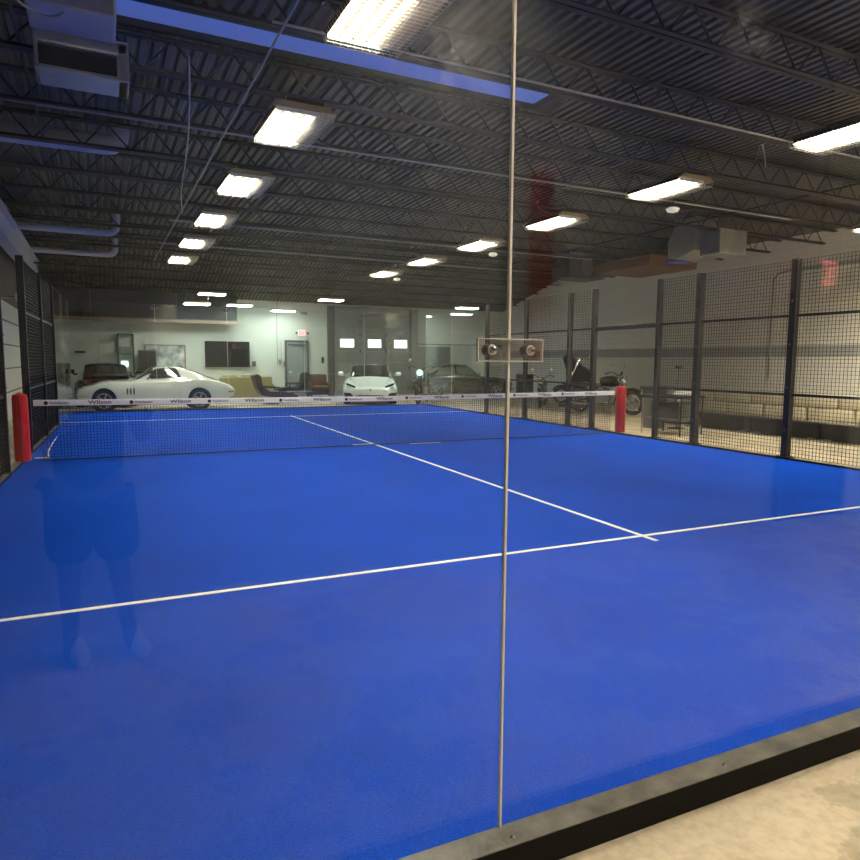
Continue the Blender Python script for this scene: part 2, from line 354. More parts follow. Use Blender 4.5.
# conduits and cables
tag(MB().tube([(-2.62, -11, 4.55), (-2.62, 12.45, 4.55)], .014, 6).build('conduit', M['galv']), 'long grey conduit running down the hall left of the lamps', 'conduit')
for i, (y, w) in enumerate(((-.72, 'at the second lamp'), (5.9, 'at the third lamp'), (-4.1, 'at the first lamp'), (9.2, 'beyond the fourth lamp'))):
    tag(MB().tube([(-5.6 if i == 0 else -2.7, y, 4.62), (9.5, y, 4.62)], .013, 6).build('conduit', M['galv']), 'thin pale conduit crossing the hall %s' % w, 'conduit', 'cross conduits')
mb = MB(); P = []
for i in range(15):
    u = i/14; P.append((-3.3+.75*u+.03*math.sin(u*7), -2.9+8*u, 4.66-.2*math.sin(u*PI)))
tag(mb.tube(P, .010, 5).build('cable', M['cord']), 'slack white cable drooping under the joists left of the lamps', 'cable')
P = [(-4.75-.5*math.cos(a)*.6, -4.2+1.3*a/3, 4.9-.35*math.sin(a)) for a in [i*PI/12 for i in range(13)]]
tag(MB().tube(P, .012, 5).build('cable', M['galv']), 'grey cable looping beside the foil duct at upper left', 'cable')
P = [(5.4+.5*u, -3.0+.2*u, 4.75+.3*math.sin(u*PI)) for u in [i/10 for i in range(11)]]
tag(MB().tube(P, .010, 5).build('cable', M['galv']), 'short grey cable looping above the nearest right lamp', 'cable')
for i, y in enumerate((1.7, 5.0, 8.3)):
    P = [(4.6-.25*math.sin(u*PI), y-.35+.5*u, 4.62+.4*u) for u in [j/8 for j in range(9)]]
    tag(MB().tube(P, .008, 5).build('cable', M['galv']), 'short grey cable looping up from the %s lamp of the right row' % ORD[i+2], 'cable', 'lamp feed cables')

# ducts and pipes upper left
t = thing('air_duct', 'foil-wrapped air duct with dark slot outlet at the upper left', 'duct', (-4.32, -2.42, 4.45))
MB().box(-.44, -.40, 0, .5, 0, .42, .01).box(.34, .46, 0, .5, 0, .42, .02).box(-.44, .46, 0, .5, .26, .42, .03).box(-.44, .46, 0, .5, 0, .05, .015).build('outlet_frame', M['silver'], t)
MB().box(-.42, .40, .06, .48, .04, .28).build('slot', M['screen'], t)
MB().box(-.46, .33, -.62, -.01, .36, .68, .03).build('duct_body', M['pipe'], t)
def bentpipe(name, y, z, x1, r, rise, lab):
    P = [(XL, y, z), (x1-.2, y, z)]+[(x1-.2+.2*math.sin(a), y, z+.2*(1-math.cos(a))) for a in (.4, .8, 1.2, PI/2)]+[(x1, y, rise)]
    tag(MB().tube(P, r, 14).build(name, M['pipe'], None, True), lab, 'pipe')
bentpipe('vent_pipe', 1.45, 4.85, -3.85, .15, 5.16, 'thick pale vent pipe with an elbow up to the roof')
bentpipe('vent_pipe', 8.5, 4.66, -3.75, .085, 5.16, 'thin pale pipe ending in an upturn, nearer of two')
bentpipe('vent_pipe', 12.4, 4.66, -3.70, .085, 5.16, 'thin pale pipe ending in an upturn, farther of two')
t = thing('wall_beam', 'long pale grey girder high along the left wall', 'beam', (-6.05, 0, 0))
MB().box(-.012, .012, 1.0, 17.5, 4.02, 4.60).build('web_plate', M['pipe'], t); MB().box(-.12, .14, 1.0, 17.5, 4.60, 4.63).build('top_flange', M['pipe'], t); MB().box(-.12, .14, 1.0, 17.5, 3.99, 4.02).build('bottom_flange', M['pipe'], t)
t = thing('loudspeaker', 'small pale loudspeaker and bracket on left wall above the white door', 'speaker', (-5.95, 8.6, 2.95))
MB().box(-.1, .22, -.2, .2, -.1, .1, .04).build('cabinet', M['white'], t); MB().tube([(-.45, 0, 0), (-.1, 0, 0)], .03, 8).build('bracket', M['steel'], t)

# silver duct and heaters at the right
t = thing('air_duct', 'galvanised square duct drop with a foil elbow over the court fence', 'duct', (9.6, 1.6, 0))
MB().box(.55, 1.15, .7, 1.5, 4.25, 5.12, .01).build('drop_left', M['galv'], t)
mb = MB().prism([(.10, 4.30), (.62, 4.16), (.95, 4.20), (.98, 4.62), (.80, 4.85), (.80, 5.12), (.05, 5.12), (.05, 4.75)], -.35, .35, 'X'); mb.build('foil_elbow', M['silver'], t)
MB().box(-.2, .75, -.55, .05, 4.15, 4.75, .02).build('side_box', M['galv'], t)
MB().box(-.3, .3, .75, 1.1, 4.10, 4.16, .02).build('blue_film', M['blue'], t)
t = thing('unit_heater', 'dark unit heater hanging under the joists, right of the seam', 'heater', (10.7, 7.9, 0))
MB().box(-.9, .7, -.45, .45, 4.3, 5.0, .03).build('casing', M['black'], t); MB().box(-.95, .8, -.5, .5, 5.0, 5.12, .02).build('top_hood', M['dgrey'], t)
MB().lathe([(.28, 0), (.28, -.03)], (-.1, -.45, 4.64), 'Y', 24).build('fan_ring', M['dgrey'], t)
MB().tube([(-.6, 0, 5.1), (-.6, 0, 5.14)], .02, 6).tube([(.5, 0, 5.1), (.5, 0, 5.14)], .02, 6).split('hanger', M['steel'], t)
t = thing('mezzanine_box', 'brown boxed-in panel under the joists behind the dark heater', 'panel', (11.6, 5.2, 4.30)); MB().box(-.9, 1.1, -.5, 2.0, .1, .38, .01).build('panel', M['brown'], t)
MB().box(-.95, 1.15, -.55, 2.05, .38, .42).build('top_board', M['brown'], t)

# ------------------------------------------------------------------ far wall
yw = YB
t = thing('steel_door', 'grey steel door in a frame under the exit sign', 'door', (3.43, yw-.04, FZ))
MB().box(-.44, .44, -.02, .03, 0, 2.35, .005).build('door_leaf', M['grey'], t)
MB().box(-.52, -.44, -.05, .04, 0, 2.43).box(.44, .52, -.05, .04, 0, 2.43).box(-.52, .52, -.05, .04, 2.35, 2.43).build('door_frame', M['dgrey'], t)
MB().box(-.38, .38, -.07, -.02, 2.2, 2.27).build('closer_bar', M['dgrey'], t); MB().tube([(-.36, -.06, 1.05), (-.26, -.06, 1.05)], .015).build('door_handle', M['steel'], t)
def exit_sign(loc, rz, lab, w=.30, h=.19, face='exitw', ink='exit'):
    t = thing('exit_sign', lab, 'exit sign', loc, rz)
    MB().box(-w/2, w/2, -.03, .03, -h/2, h/2, .008).build('sign_case', M[face], t)
    text_mesh('EXIT', h*.95, 'letters', M[ink], t, Matrix.Translation((-w*.42, -.033, -h*.34)) @ Matrix.Rotation(PI/2, 4, 'X') @ Matrix.Scale(.78, 4, (1, 0, 0)), .004)
    for s in (-1, 1): MB().lathe([(.02, 0), (.05, -.05), (.05, -.07)], (s*(w/2+.08), -.02, -.02), 'Y', 14).box(s*(w/2)-.01, s*(w/2+.08)+.01, -.02, 0, -.03, -.01).build('emergency_lamp', M['dgrey'], t)
    return t
exit_sign((3.66, yw-.06, 2.66), 0, 'red lit exit sign with twin lamps above the grey door', .34, .24)
t = thing('overhead_door', 'grey overhead door with three lit windows behind the pale sports car', 'door', (6.97, yw-.05, FZ))
mb = MB()
for i in range(8): mb.box(-1.9, 1.9, -.03, .03, i*.5+.004, i*.5+.496, .006)
mb.build('door_panels', M['grey'], t)
for i, x in enumerate((5.72, 7.04, 8.34)):
    MB().box(x-6.97-.35, x-6.97+.35, -.05, -.02, 2.14, 2.56, .01).build('window_frame', M['white'], t)
    MB().box(x-6.97-.31, x-6.97+.31, -.055, -.045, 2.18, 2.52).build('window_pane', M['lit'], t)
mb = MB()
for x in (-.62, .66):
    for z in (1.3, 2.0, 2.75, 3.3): mb.box(x-.03, x+.03, -.06, -.02, z-.07, z+.07, .01)
mb.split('hinge', M['dgrey'], t)
MB().box(-2.14, -1.9, -.14, .05, 0, 3.95).build('left_jamb', M['dgrey'], t); MB().box(1.9, 2.22, -.14, .05, 0, 3.95).build('right_jamb', M['grey'], t)
MB().tube([(-1.86, -.08, .2), (-1.86, -.08, 3.9)], .025, 6).tube([(1.86, -.08, .2), (1.86, -.08, 3.9)], .025, 6).split('track', M['steel'], t)
struct(MB().box(9.2, 11.0, yw-.06, yw, FZ, 2.15).build('trim_3', M['grey']))
struct(MB().box(8.8, XR, yw-.05, yw, 2.25, 2.29).build('trim_4', M['dgrey']))
t = thing('wall_screen', 'large black wall screen on the cream far wall', 'screen', (.5, yw-.09, 1.70))
MB().box(-.9, .9, -.03, .03, -.53, .53, .01).build('display', M['screen'], t); MB().box(-.3, .3, .03, .08, -.2, .2).build('wall_mount', M['dgrey'], t)
MB().box(1.0, 1.14, -.12, .04, -.5, -.28, .02).build('side_speaker', M['dgrey'], t)
t = thing('framed_poster', 'gold-framed poster of grey and dark shapes on the far wall', 'poster', (-1.9, yw-.05, 1.54))
MB().box(-.72, .72, -.02, .02, -.5, .5).build('print', mat('poster_print', (.42, .42, .40), .6, noise=.95, nscale=2.6), t)
MB().box(-.76, .76, -.03, .03, .47, .52).box(-.76, .76, -.03, .03, -.52, -.47).box(.71, .76, -.03, .03, -.52, .52).box(-.76, -.71, -.03, .03, -.52, .52).build('frame', M['amber'], t)
t = thing('dark_cabinet', 'dark upright cabinet beside the poster', 'cabinet', (-2.62, yw-.5, FZ)); MB().box(-.30, .36, -.2, .3, 0, 1.92, .02).build('cabinet_body', M['dgrey'], t); MB().box(-.27, .02, -.22, -.2, .05, 1.87).build('cabinet_door', M['black'], t)
MB().box(.04, .33, -.22, -.2, .05, 1.87).build('cabinet_door', M['black'], t)
t = thing('shelf_rack', 'tall open black frame rack with a small lit screen', 'rack', (-3.35, yw-.24, FZ))
mb = MB(); W = .27
for sx in (-W, W):
    for sy in (-.2, .2): mb.box(sx-.025, sx+.025, sy-.025, sy+.025, 0, 2.55)
for z in (2.52, 1.75, .9, .3): mb.box(-W, W, -.2, .2, z, z+.03)
mb.build('rack_frame', M['dgrey'], t); MB().box(-.22, .22, -.15, .15, 1.78, 2.05, .02).build('stored_box', M['grey'], t)
MB().box(-.19, .06, -.26, -.21, 1.27, 1.50, .02).build('lit_screen', mat('monitor_lit', (.8, 1, .95), emit=1.6, ecol=(.75, 1, .92)), t)
tag(MB().box(-5.1, -4.75, yw-.1, yw, 1.70, 1.76).build('wall_shelf', M['black']), 'short black shelf on the far wall at the left', 'shelf')
t = thing('hung_beam', 'tan wooden beam hung across the left of the far wall', 'beam', (0, 17.3, 0))
MB().box(-5.9, .86, -.06, .06, 2.90, 3.02).build('board', M['amber'], t); mb = MB(); [mb.tube([(x, 0, 3.02), (x, 0, 4.05)], .02, 6) for x in (-4.5, -1.5, .8)]; mb.split('hanger', M['dgrey'], t)
MB().box(-5.9, .86, -.05, .05, 3.02, 3.05).build('cap_strip', M['dgrey'], t)
struct(MB().box(XL, .80, 17.40, 17.5, 3.03, 4.08).build('trim_6', M['joist']))
t = thing('wall_switch_box', 'grey switch boxes and conduit left of the steel door', 'switch box', (2.7, yw-.06, 0))
MB().box(-.06, .06, -.04, .04, 1.3, 1.5, .01).build('switch_box', M['grey'], t); MB().box(.16, .26, -.04, .04, 1.2, 1.42, .01).build('lever_box', M['dgrey'], t); MB().tube([(-.12, 0, 4.1), (-.12, 0, 1.25), (.2, 0, 1.2), (.2, 0, .5)], .012, 6).tube([(.05, 0, 1.5), (.05, 0, 2.3), (.3, 0, 2.32)], .01, 6).build('conduit', M['grey'], t)
tag(MB().box(4.55, 4.66, yw-.05, yw, 1.35, 1.62, .01).build('call_box', M['black']), 'small black call box on the cream wall beside the jamb', 'box')

# ------------------------------------------------------------------ right wall details
tag(MB().tube([(XR-.04, 2.93, 1.0), (XR-.04, 2.93, 3.95), (XR-.04, 2.8, 4.12), (XR-.04, 2.5, 4.18), (XR-.04, -3, 4.18)], .03, 8).build('conduit', M['grey']), 'grey conduit bending over on the right wall', 'conduit')
fb = MB().box(-.28, .28, -.64, .64, 0, .36, .05, seg=3)
fo = fb.build('foam_block', M['foam'], None, True); first = True
k = 0
for lvl in range(2):
    for i in range(7):
        y = -3.4+i*1.33+(.0 if lvl == 0 else .45)
        row = 'lower' if lvl == 0 else 'upper'
        lab = 'cream foam block along the right wall, %s in the %s course from the near end' % (ORD[i], row)
        if first: o = fo; first = False
        else: o = fo.copy(); C.objects.link(o)
        o.location = (13.65, y, FZ+lvl*.365); tag(o, lab, 'foam block', 'cream blocks along the right wall')
for i in range(6):
    y = -6.2+i*1.62
    t = thing('barrier_block', 'low black barrier block on the floor, %s in line from the near end' % ORD[i], 'barrier', (9.0, y+.0, FZ), 0, 'black barriers beside the court')
    MB().box(-.18, .18, -.79, .79, .02, .36, .03).build('body', M['black'], t); MB().box(-.20, .20, -.72, -.55, 0, .04).box(-.20, .20, .55, .72, 0, .04).split('foot', M['galv'], t)

# ------------------------------------------------------------------ court
CX, CL, CN, CF = 5.2, 5.3, -9.11, 9.56
t = court(thing('court_turf', 'blue artificial turf court with white lines', 'sports court'))
MB().box(-CL, CX, CN, CF, FZ+.001, 0).build('turf', M['turf'], t)
S = 6.533; lw = .042
MB().box(-CL, CX, -S-lw/2, -S+lw/2, 0, .003).build('service_line', M['line'], t)
MB().box(-CL, CX, S-lw/2, S+lw/2, 0, .003).build('service_line', M['line'], t)
MB().box(-lw/2, lw/2, -S-.17, S+.17, 0, .0035).build('center_line', M['line'], t)
for nm, b, lab in (('kerb', (-CL-.1, CX+.1, CN-.088, CN+.004), 'worn black kerb under the near glass'), ('kerb', (-CL-.1, CX+.1, CF, CF+.1), 'black kerb under the far glass'),
              ('kerb', (CX, CX+.1, CN+.004, CF), 'black kerb along the right side of the court'), ('kerb', (-CL-.1, -CL, CN+.004, CF), 'black kerb along the left side of the court')):
    o = court(thing(nm, lab, 'kerb', group='black kerbs round the turf'))
    MB().box(*b, FZ, (0 if 'near' in lab else .026), .003).build('rail', M['kbody'], o); MB().box(b[0]+.001, b[1]-.001, b[2]+.001, b[3]-.001, (0 if 'near' in lab else .026), (.004 if 'near' in lab else .03)).build('top_plate', M['kerb'], o)  # top plate paler: grazing reflection put into its colour, plus worn mottling
    cx = (b[0]+b[1])/2; cy = (b[2]+b[3])/2; mb = MB()
    if 'near' in lab:
        for x in (-4.2, -2.9, -2.0, -.5, .7, 2.4): mb.lathe([(.009, 0), (.006, .005)], (x, CN-.055, .004), 'Z', 10)
    else:
        for i in range(9):
            x, y = (b[0]+(b[1]-b[0])*(i+.5)/9, cy) if b[1]-b[0] > 1 else (cx, b[2]+(b[3]-b[2])*(i+.5)/9)
            mb.lathe([(.009, 0), (.006, .005)], (x, y, .03), 'Z', 10)
    mb.split('bolt_head', M['steel'], o)
# glass panes
def pane(x0, x1, y, z1, m, lab, seal=None, side=None):
    t = court(thing('glass_pane', lab, 'glass pane', group='clear glass walls of the court'), *( (0, y, 0) if side is None else (side, 0, 0)))
    if side is None:
        MB().box(x0+.005, x1-.005, -.006, .006, .005, z1).build('pane', m, t)
        if seal: MB().box(x1-.0036, x1+.0036, -.0062, .0062, .005, z1).build('edge_seal', M['seal'], t)
    else:
        MB().box(-.006, .006, x0+.005, x1-.005, .005, z1).build('pane', m, t)
        MB().box(-.0065, .0065, x1-.004, x1+.004, .005, z1).build('edge_seal', M['seal'], t)
    return t
XJ = -2.915
nx = [-5.3, XJ, XJ+2.03, XJ+4.06, XJ+6.09, 5.2]
for i in range(5): pane(nx[i], nx[i+1], CN, 3.0, M['glass'], 'tall clear glass pane of the near wall, %s from the left' % ORD[i], seal=i < 4)
fx = [-5.3, -3.15, -1.2, 1.09, 3.03, 5.2]
for i in range(5): pane(fx[i], fx[i+1], CF, 3.0, M['glass2'], 'tall clear glass pane of the far wall, %s from the left' % ORD[i], seal=i < 4)
for side, sx in (('left', -CL), ('right', CX)):
    for (a, b, w) in ((5.62, 7.6, 'nearer'), (7.6, CF-.02, 'farther')):
        pane(a, b, 0, 3.0, M['glass2'], 'clear glass side pane at the far %s corner, %s one' % (side, w), side=sx)
# acrylic joint plate
t = court(thing('joint_plate', 'clear acrylic plate with two steel bolts across the glass seam', 'bracket'), XJ, CN-.012, 1.495); t.scale = (.92, 1, .9)
MB().box(-.118, .118, -.006, .006, -.036, .036, .001).build('plate', M['acryl'], t)
mb = MB(); e = .0022
mb.box(-.1185, .1185, -.0065, .0065, .034, .0365).box(-.1185, .1185, -.0065, .0065, -.0365, -.034).box(-.119, -.1165, -.0065, .0065, -.0365, .0365).box(.1165, .119, -.0065, .0065, -.0365, .0365)
mb.build('polished_edge', M['edge'], t)
for x in (-.07, .07):
    b = MB().lathe([(.017, -.006), (.017, -.009), (.014, -.010)], (x, 0, 0), 'Y', 24).build('washer', M['steel'], t)
    MB().lathe([(.011, -.009), (.011, -.020), (.009, -.022)], (x, 0, 0), 'Y', 6).build('bolt_head', M['steel'], b); MB().lathe([(.005, -.02), (.005, -.028)], (x, 0, 0), 'Y', 12).build('stud', M['dgrey'], b)
    MB().lathe([(.020, .020), (.020, .026)], (x, 0, 0), 'Y', 24).build('rear_disc', M['steel'], t)
# near glass top channel is out of frame; far glass clips
for i, x in enumerate(fx[1:5]):
    t = court(thing('joint_plate', 'small clear plate on the far glass seam, %s from the left' % ORD[i], 'bracket', group='plates on the far glass'), x, CF-.012, 2.9)
    MB().box(-.1, .1, -.005, .005, -.035, .035, .001).build('plate', M['acryl'], t); [MB().lathe([(.014, -.005), (.014, -.016)], (q, 0, 0), 'Y', 10).build('bolt_head', M['steel'], t) for q in (-.06, .06)]

# fence posts and mesh
posts_r = [-7.8, -5.9, -3.86, -2.04, -1.07, .84, 1.70, 3.52, 5.50]
def post(x, y, lab, w=.045, d=.05, h=3.02):
    t = court(thing('fence_post', lab, 'fence post', group='black posts of the court fence'), x, y, 0)
    MB().box(-d, d, -w, w, FZ, h, .004).build('upright', M['black'], t)
    s = 1 if x > 0 else -1
    MB().box(-d-.02, d+.02, -w-.05, w+.05, .03, .045).build('base_plate', M['black'], t)
    mb = MB(); [mb.lathe([(.010, 0), (.010, .012)], (-s*d, 0, z), 'X', 8) if s < 0 else mb.lathe([(.010, -.012), (.010, 0)], (-d, 0, z), 'X', 8) for z in (.45, 1.1, 1.75, 2.4)]; mb.split('screw_head', M['galv'], t)
names_r = ['off-frame end', 'off-frame', 'nearest in view', 'second in view', 'third in view at the gap near edge', 'at the far edge of the gap', 'next beyond the gap', 'second beyond the gap', 'at the glass end']
for i, y in enumerate(posts_r):
    post(CX+.05, y, 'black steel fence post on the right side, %s' % names_r[i], w=.035 if i in (4, 6, 7) else .052)
def mesh_panel(side, y0, y1, z1, lab):
    t = court(thing('mesh_panel', lab, 'fence panel', group='welded mesh panels'), (CX+.05 if side > 0 else -CL-.05), 0, 0)
    mb = MB(); r = .0028; p = .055
    n = max(1, round((y1-y0)/p)); m = round((z1-.05)/p)
    for i in range(n+1):
        y = y0+(y1-y0)*i/n; mb.box(-r, r, y-r, y+r, .05, z1)
    for k in range(m+1):
        z = .05+(z1-.05)*k/m; mb.box(-r, r, y0, y1, z-r, z+r)
    mb.build('wire_mesh', M['wire'], t)
    MB().box(-.02, .02, y0, y1, .97, 1.01).build('lower_rail', M['black'], t); MB().box(-.02, .02, y0, y1, 2.16, 2.20).build('upper_rail', M['black'], t)
    return t
for a, b, w in ((-9.1, -7.8, 'beside the near corner'), (-7.8, -5.9, 'just outside the frame'), (-5.9, -3.86, 'nearest in view'), (-3.86, -2.04, 'second in view'), (-2.04, -1.07, 'narrow one before the gap'), (.84, 1.70, 'narrow one after the gap'), (1.70, 3.52, 'before the last post pair'), (3.52, 5.5, 'against the far glass')):
    mesh_panel(1, a, b, 3.0, 'black welded mesh panel on the right side, %s' % w)
t = court(thing('gate_header', 'black header bar over the right gap with a strip of cable cable_tie', 'bar'), CX+.05, 0, 0)
MB().box(-.025, .025, -1.07, .84, 2.13, 2.21, .004).build('bar', M['black'], t); mb = MB(); [mb.box(-.03, .03, -.9+i*.2, -.87+i*.2, 2.20, 2.225) for i in range(9)]; mb.split('cable_tie', M['chrome'], t)
for y, w in ((-6.9, 'off-frame'), (-4.8, 'next to the near end'), (-2.9, 'middle'), (-1.1, 'at the gap near edge'), (1.15, 'at the gap far edge'), (3.4, 'second beyond the gap'), (5.6, 'at the glass end')):
    post(-CL-.05, y, 'black steel fence post on the left side, %s' % w, w=.03)
for a, b, w in ((-9.1, -6.9, 'near corner'), (-6.9, -4.8, 'off-frame'), (-4.8, -2.9, 'nearest in view'), (-2.9, -1.1, 'ending at the gap'), (1.15, 3.4, 'just beyond the red post'), (3.4, 5.6, 'against the far glass')):
    mesh_panel(-1, a, b, 3.0, 'black welded mesh panel on the left side, %s' % w)

# net
t = court(thing('court_net', 'black court net with a white logo tape along its top', 'net'))
NX = 5.14; ztop = lambda x: .885-.03*(1-abs(x)/NX)
mb = MB(); r = .0024; n = 234
for i in range(n+1):
    x = -NX+.1+(2*NX-.2)*i/n; mb.box(x-r, x+r, -r, r, .015, ztop(x)-.02)
for k in range(20):
    f = (k+.3)/20; L = 12
    for j in range(L):
        xa = -NX+.05+(2*NX-.1)*j/L; xb = -NX+.05+(2*NX-.1)*(j+1)/L
        za, zb2 = .015+(ztop(xa)-.03)*f, .015+(ztop(xb)-.03)*f
        mb.tube([(xa, 0, za), (xb, 0, zb2)], r, 4, cap=False)
mb.build('netting', M['net'], t)
mb = MB(); xs = [-NX+2*NX*i/24 for i in range(25)]
for s0, s1 in ((-.009, -.007), (.007, .009)):
    pass
G = []
for x in xs: z = ztop(x); G.append([(x, -.008, z-.085), (x, -.010, z-.02), (x, -.006, z), (x, .006, z), (x, .010, z-.02), (x, .008, z-.085), (x, -.008, z-.085)])
mb.grid(G); tp = mb.build('top_tape', M['tape'], t)
for k in range(9):
    xc = -4.28+1.105*k; z = ztop(xc)-.068
    R = Matrix.Rotation(PI/2, 4, 'X')
    text_mesh('Wilson', .072, 'brand_lettering', M['ink'], tp, Matrix.Translation((xc-.17, -.0114, z+.004)) @ R @ Matrix.Scale(1.45, 4, (1, 0, 0)), .0016, 0)
    text_mesh('PadelStudio', .045, 'club_lettering', M['ink'], tp, Matrix.Translation((xc-.66, -.0114, z+.012)) @ R @ Matrix.Scale(1.15, 4, (1, 0, 0)), .0005)
    mb = MB().lathe([(.027, -.0118), (.027, -.0104)], (xc-.705, 0, z+.026), 'Y', 18); mb.build('club_badge', M['ink'], tp)
mb = MB(); mb.tube([(-NX+.1, 0, .02), (NX-.1, 0, .02)], .009, 6); mb.build('bottom_cord', M['net'], t)
MB().tube([(-NX-.02, -.01, .06), (-5.0, .1, .05), (-5.08, .9, .03), (-5.12, 2.0, .03), (-5.14, 3.2, .03)], .010, 6).build('side_cord', M['cord'], t)
MB().box(-.45, -.10, -.02, .02, .03, .036).box(.6, 1.2, -.03, .0, .003, .008).split('cord_end', M['cord'], t)
for s, w in ((-1, 'left'), (1, 'right')):
    t = court(thing('net_post', 'red padded net post at the %s end of the net' % w, 'net post', group='red padded net posts'), s*(CX+.12) if s > 0 else -CL-.0, .0, .03)
    MB().lathe([(.095, .0), (.102, .04), (.098, .88), (.088, .93), (.03, .95)], n=24).build('pad', M['red'], t, True)
    MB().lathe([(.03, -.005), (.03, .96)], n=12).build('steel_core', M['dgrey'], t); MB().box(-.012, .012, -.108, -.094, .04, .88).build('seam', mat('red_seam', (.35, .01, .012), .5), t)

# ------------------------------------------------------------------ cars
def crom(xs, ys, x):
    xs = list(xs); i = max(0, min(len(xs)-2, int(np.searchsorted(xs, x)-1))); t = (x-xs[i])/(xs[i+1]-xs[i]); t = min(1, max(0, t))
    y0, y1 = ys[i], ys[i+1]
    d = lambda j: 0 if j <= 0 or j >= len(xs)-1 else (ys[j+1]-ys[j-1])/(xs[j+1]-xs[j-1])
    h = xs[i+1]-xs[i]; m0, m1 = d(i)*h, d(i+1)*h
    return (2*t**3-3*t**2+1)*y0+(t**3-2*t**2+t)*m0+(-2*t**3+3*t**2)*y1+(t**3-t**2)*m1
class Car:
    # stations: x, zlow, zmid, wmid, zbelt, wbelt, zroof, wroof
    def __init__(s, st): s.st = st; s.xs = [a[0] for a in st]; s.L = s.xs[-1]
    def sec(s, x):
        zl, zm, wm, zb, wb, zr, wr = [crom(s.xs, [a[j] for a in s.st], x) for j in range(1, 8)]
        h = zr-zb
        return [(0, zl), (wm*.8, zl), (wm*.95, zl+.04), (wm, zm), (wm*.985, (zm+zb)/2), (wb, zb-.03), (wb-.04, zb), (wb-.11, zb+.012+.05*h), (wr+(wb-.11-wr)*.45, zb+.55*h), (wr, zb+.9*h), (wr*.75, zr-.005), (wr*.4, zr+.012), (0, zr+.018)]
    def pt(s, x, u):          # u 0..12 along the half section
        S = s.sec(x); i = min(11, int(u)); f = u-i
        return S[i][0]+(S[i+1][0]-S[i][0])*f, S[i][1]+(S[i+1][1]-S[i][1])*f
    def body(s, parent, m, arches, ar=.36, n=64):
        mb = MB(); rings = []
        for i in range(n+1):
            x = s.L*i/n; S = s.sec(x); P = [(x, y, z) for y, z in S]+[(x, -y, z) for y, z in S[-2:0:-1]]
            rings.append([mb.bm.verts.new(p) for p in P])
        N = len(rings[0])
        for A, B in zip(rings, rings[1:]):
            for k in range(N): mb.bm.faces.new((A[k], A[(k+1) % N], B[(k+1) % N], B[k]))
        mb.bm.faces.new(rings[0][::-1]); mb.bm.faces.new(rings[-1])
        o = mb.build('body', m, None, False)
        for x in arches:
            c = MB().lathe([(ar, -1.3), (ar, 1.3)], (x, 0, .33), 'Y', 32).build('c', m)
            # keep the floor between the wells: two short cutters
            C.objects.unlink(c)
            for sgn in (-1, 1):
                q = MB().lathe([(ar, sgn*.58), (ar, sgn*1.4)], (x, 0, .33), 'Y', 32).build('cut', m)
                md = o.modifiers.new('b', 'BOOLEAN'); md.operation = 'DIFFERENCE'; md.object = q; md.solver = 'EXACT'
                dg = bpy.context.evaluated_depsgraph_get(); dg.update(); me = bpy.data.meshes.new_from_object(o.evaluated_get(dg)); o.modifiers.clear(); old = o.data; o.data = me; bpy.data.objects.remove(q)
            bpy.data.objects.remove(c)
        for p in o.data.polygons: p.use_smooth = True
        try: o.data.set_sharp_from_angle(angle=math.radians(32))
        except Exception: pass
        o.parent = parent; o.name = 'body'
        mb = MB()
        for x in arches:
            for sgn in (-1, 1): mb.lathe([(ar-.01, sgn*.585), (ar-.01, sgn*.60)], (x, 0, .33), 'Y', 28)
        mb.build('wheel_well', M['rubber'], parent)
        return o
    def patch(s, parent, name, m, x0, x1, u0, u1, sides=(1, -1), off=.006, nx=14, nu=6, fx=None, span=False):
        for sg in (sides if not span else (1,)):
            G = []
            for i in range(nx+1):
                row = []
                for j in range(nu+1):
                    v = j/nu; a, b = (x0, x1) if fx is None else fx(v); x = a+(b-a)*i/nx; u = u0+(u1-u0)*v
                    y, z = s.pt(x, u); y2, z2 = s.pt(x, min(12, u+.2)); y1, z1 = s.pt(x, max(0, u-.2))
                    d = Vector((y2-y1, z2-z1)); nn = Vector((d.y, -d.x)); nn = nn.normalized() if nn.length > 1e-6 else Vector((0, 1))
                    row.append((x, sg*(y+nn.x*off), z+nn.y*off))
                G.append(row)
            MB().grid(G).build(name, m, parent, True)
    def span_patch(s, parent, name, m, xa, xb, u0=7.2, off=.008, nx=10):
        G = []
        for i in range(nx+1):
            row = []
            f = i/nx
            for k in range(-8, 9):
                u = 12-(12-u0)*abs(k)/8; x = xa+(xb-xa)*f
                y, z = s.pt(x, u); row.append((x, math.copysign(y, k) if k else 0, z+off))
            G.append(row)
        # push along the slope normal
        d = Vector(G[-1][8])-Vector(G[0][8]); nn = Vector((-d.z, 0, d.x)).normalized(); nn = nn if nn.z > 0 else -nn
        G = [[tuple(Vector(p)+nn*off*1.5) for p in row] for row in G]
        MB().grid(G).build(name, m, parent, True)
def wheel(parent, x, y, r=.33, w=.2, spokes=5, m='rim'):
    s = 1 if y > 0 else -1
    t = MB().lathe([(r*.62, -w/2), (r*.93, -w/2), (r, -w/2+.03), (r, w/2-.03), (r*.93, w/2), (r*.62, w/2)], (x, y, r), 'Y', 28).build('tyre', M['rubber'], parent, True)
    yo = y+s*(w/2)
    mb = MB().lathe([(r*.64, yo-s*.02), (r*.64, yo+s*.004), (r*.55, yo+s*.004), (r*.55, yo-s*.02)], (x, 0, r), 'Y', 28)
    mb.build('rim', M[m], t); mb = MB().lathe([(r*.16, yo-s*.02), (r*.12, yo+s*.012)], (x, 0, r), 'Y', 12)
    for k in range(spokes):
        a = 2*PI*k/spokes; mb.tube([(x, yo-s*.006, r), (x+math.cos(a)*r*.58, yo-s*.006, r+math.sin(a)*r*.58)], [.035, .022], 5)
    mb.build('spokes', M[m], t); MB().lathe([(r*.56, yo-s*.03), (r*.56, yo-s*.024)], (x, 0, r), 'Y', 20).build('hub_shadow', M['dgrey'], t)

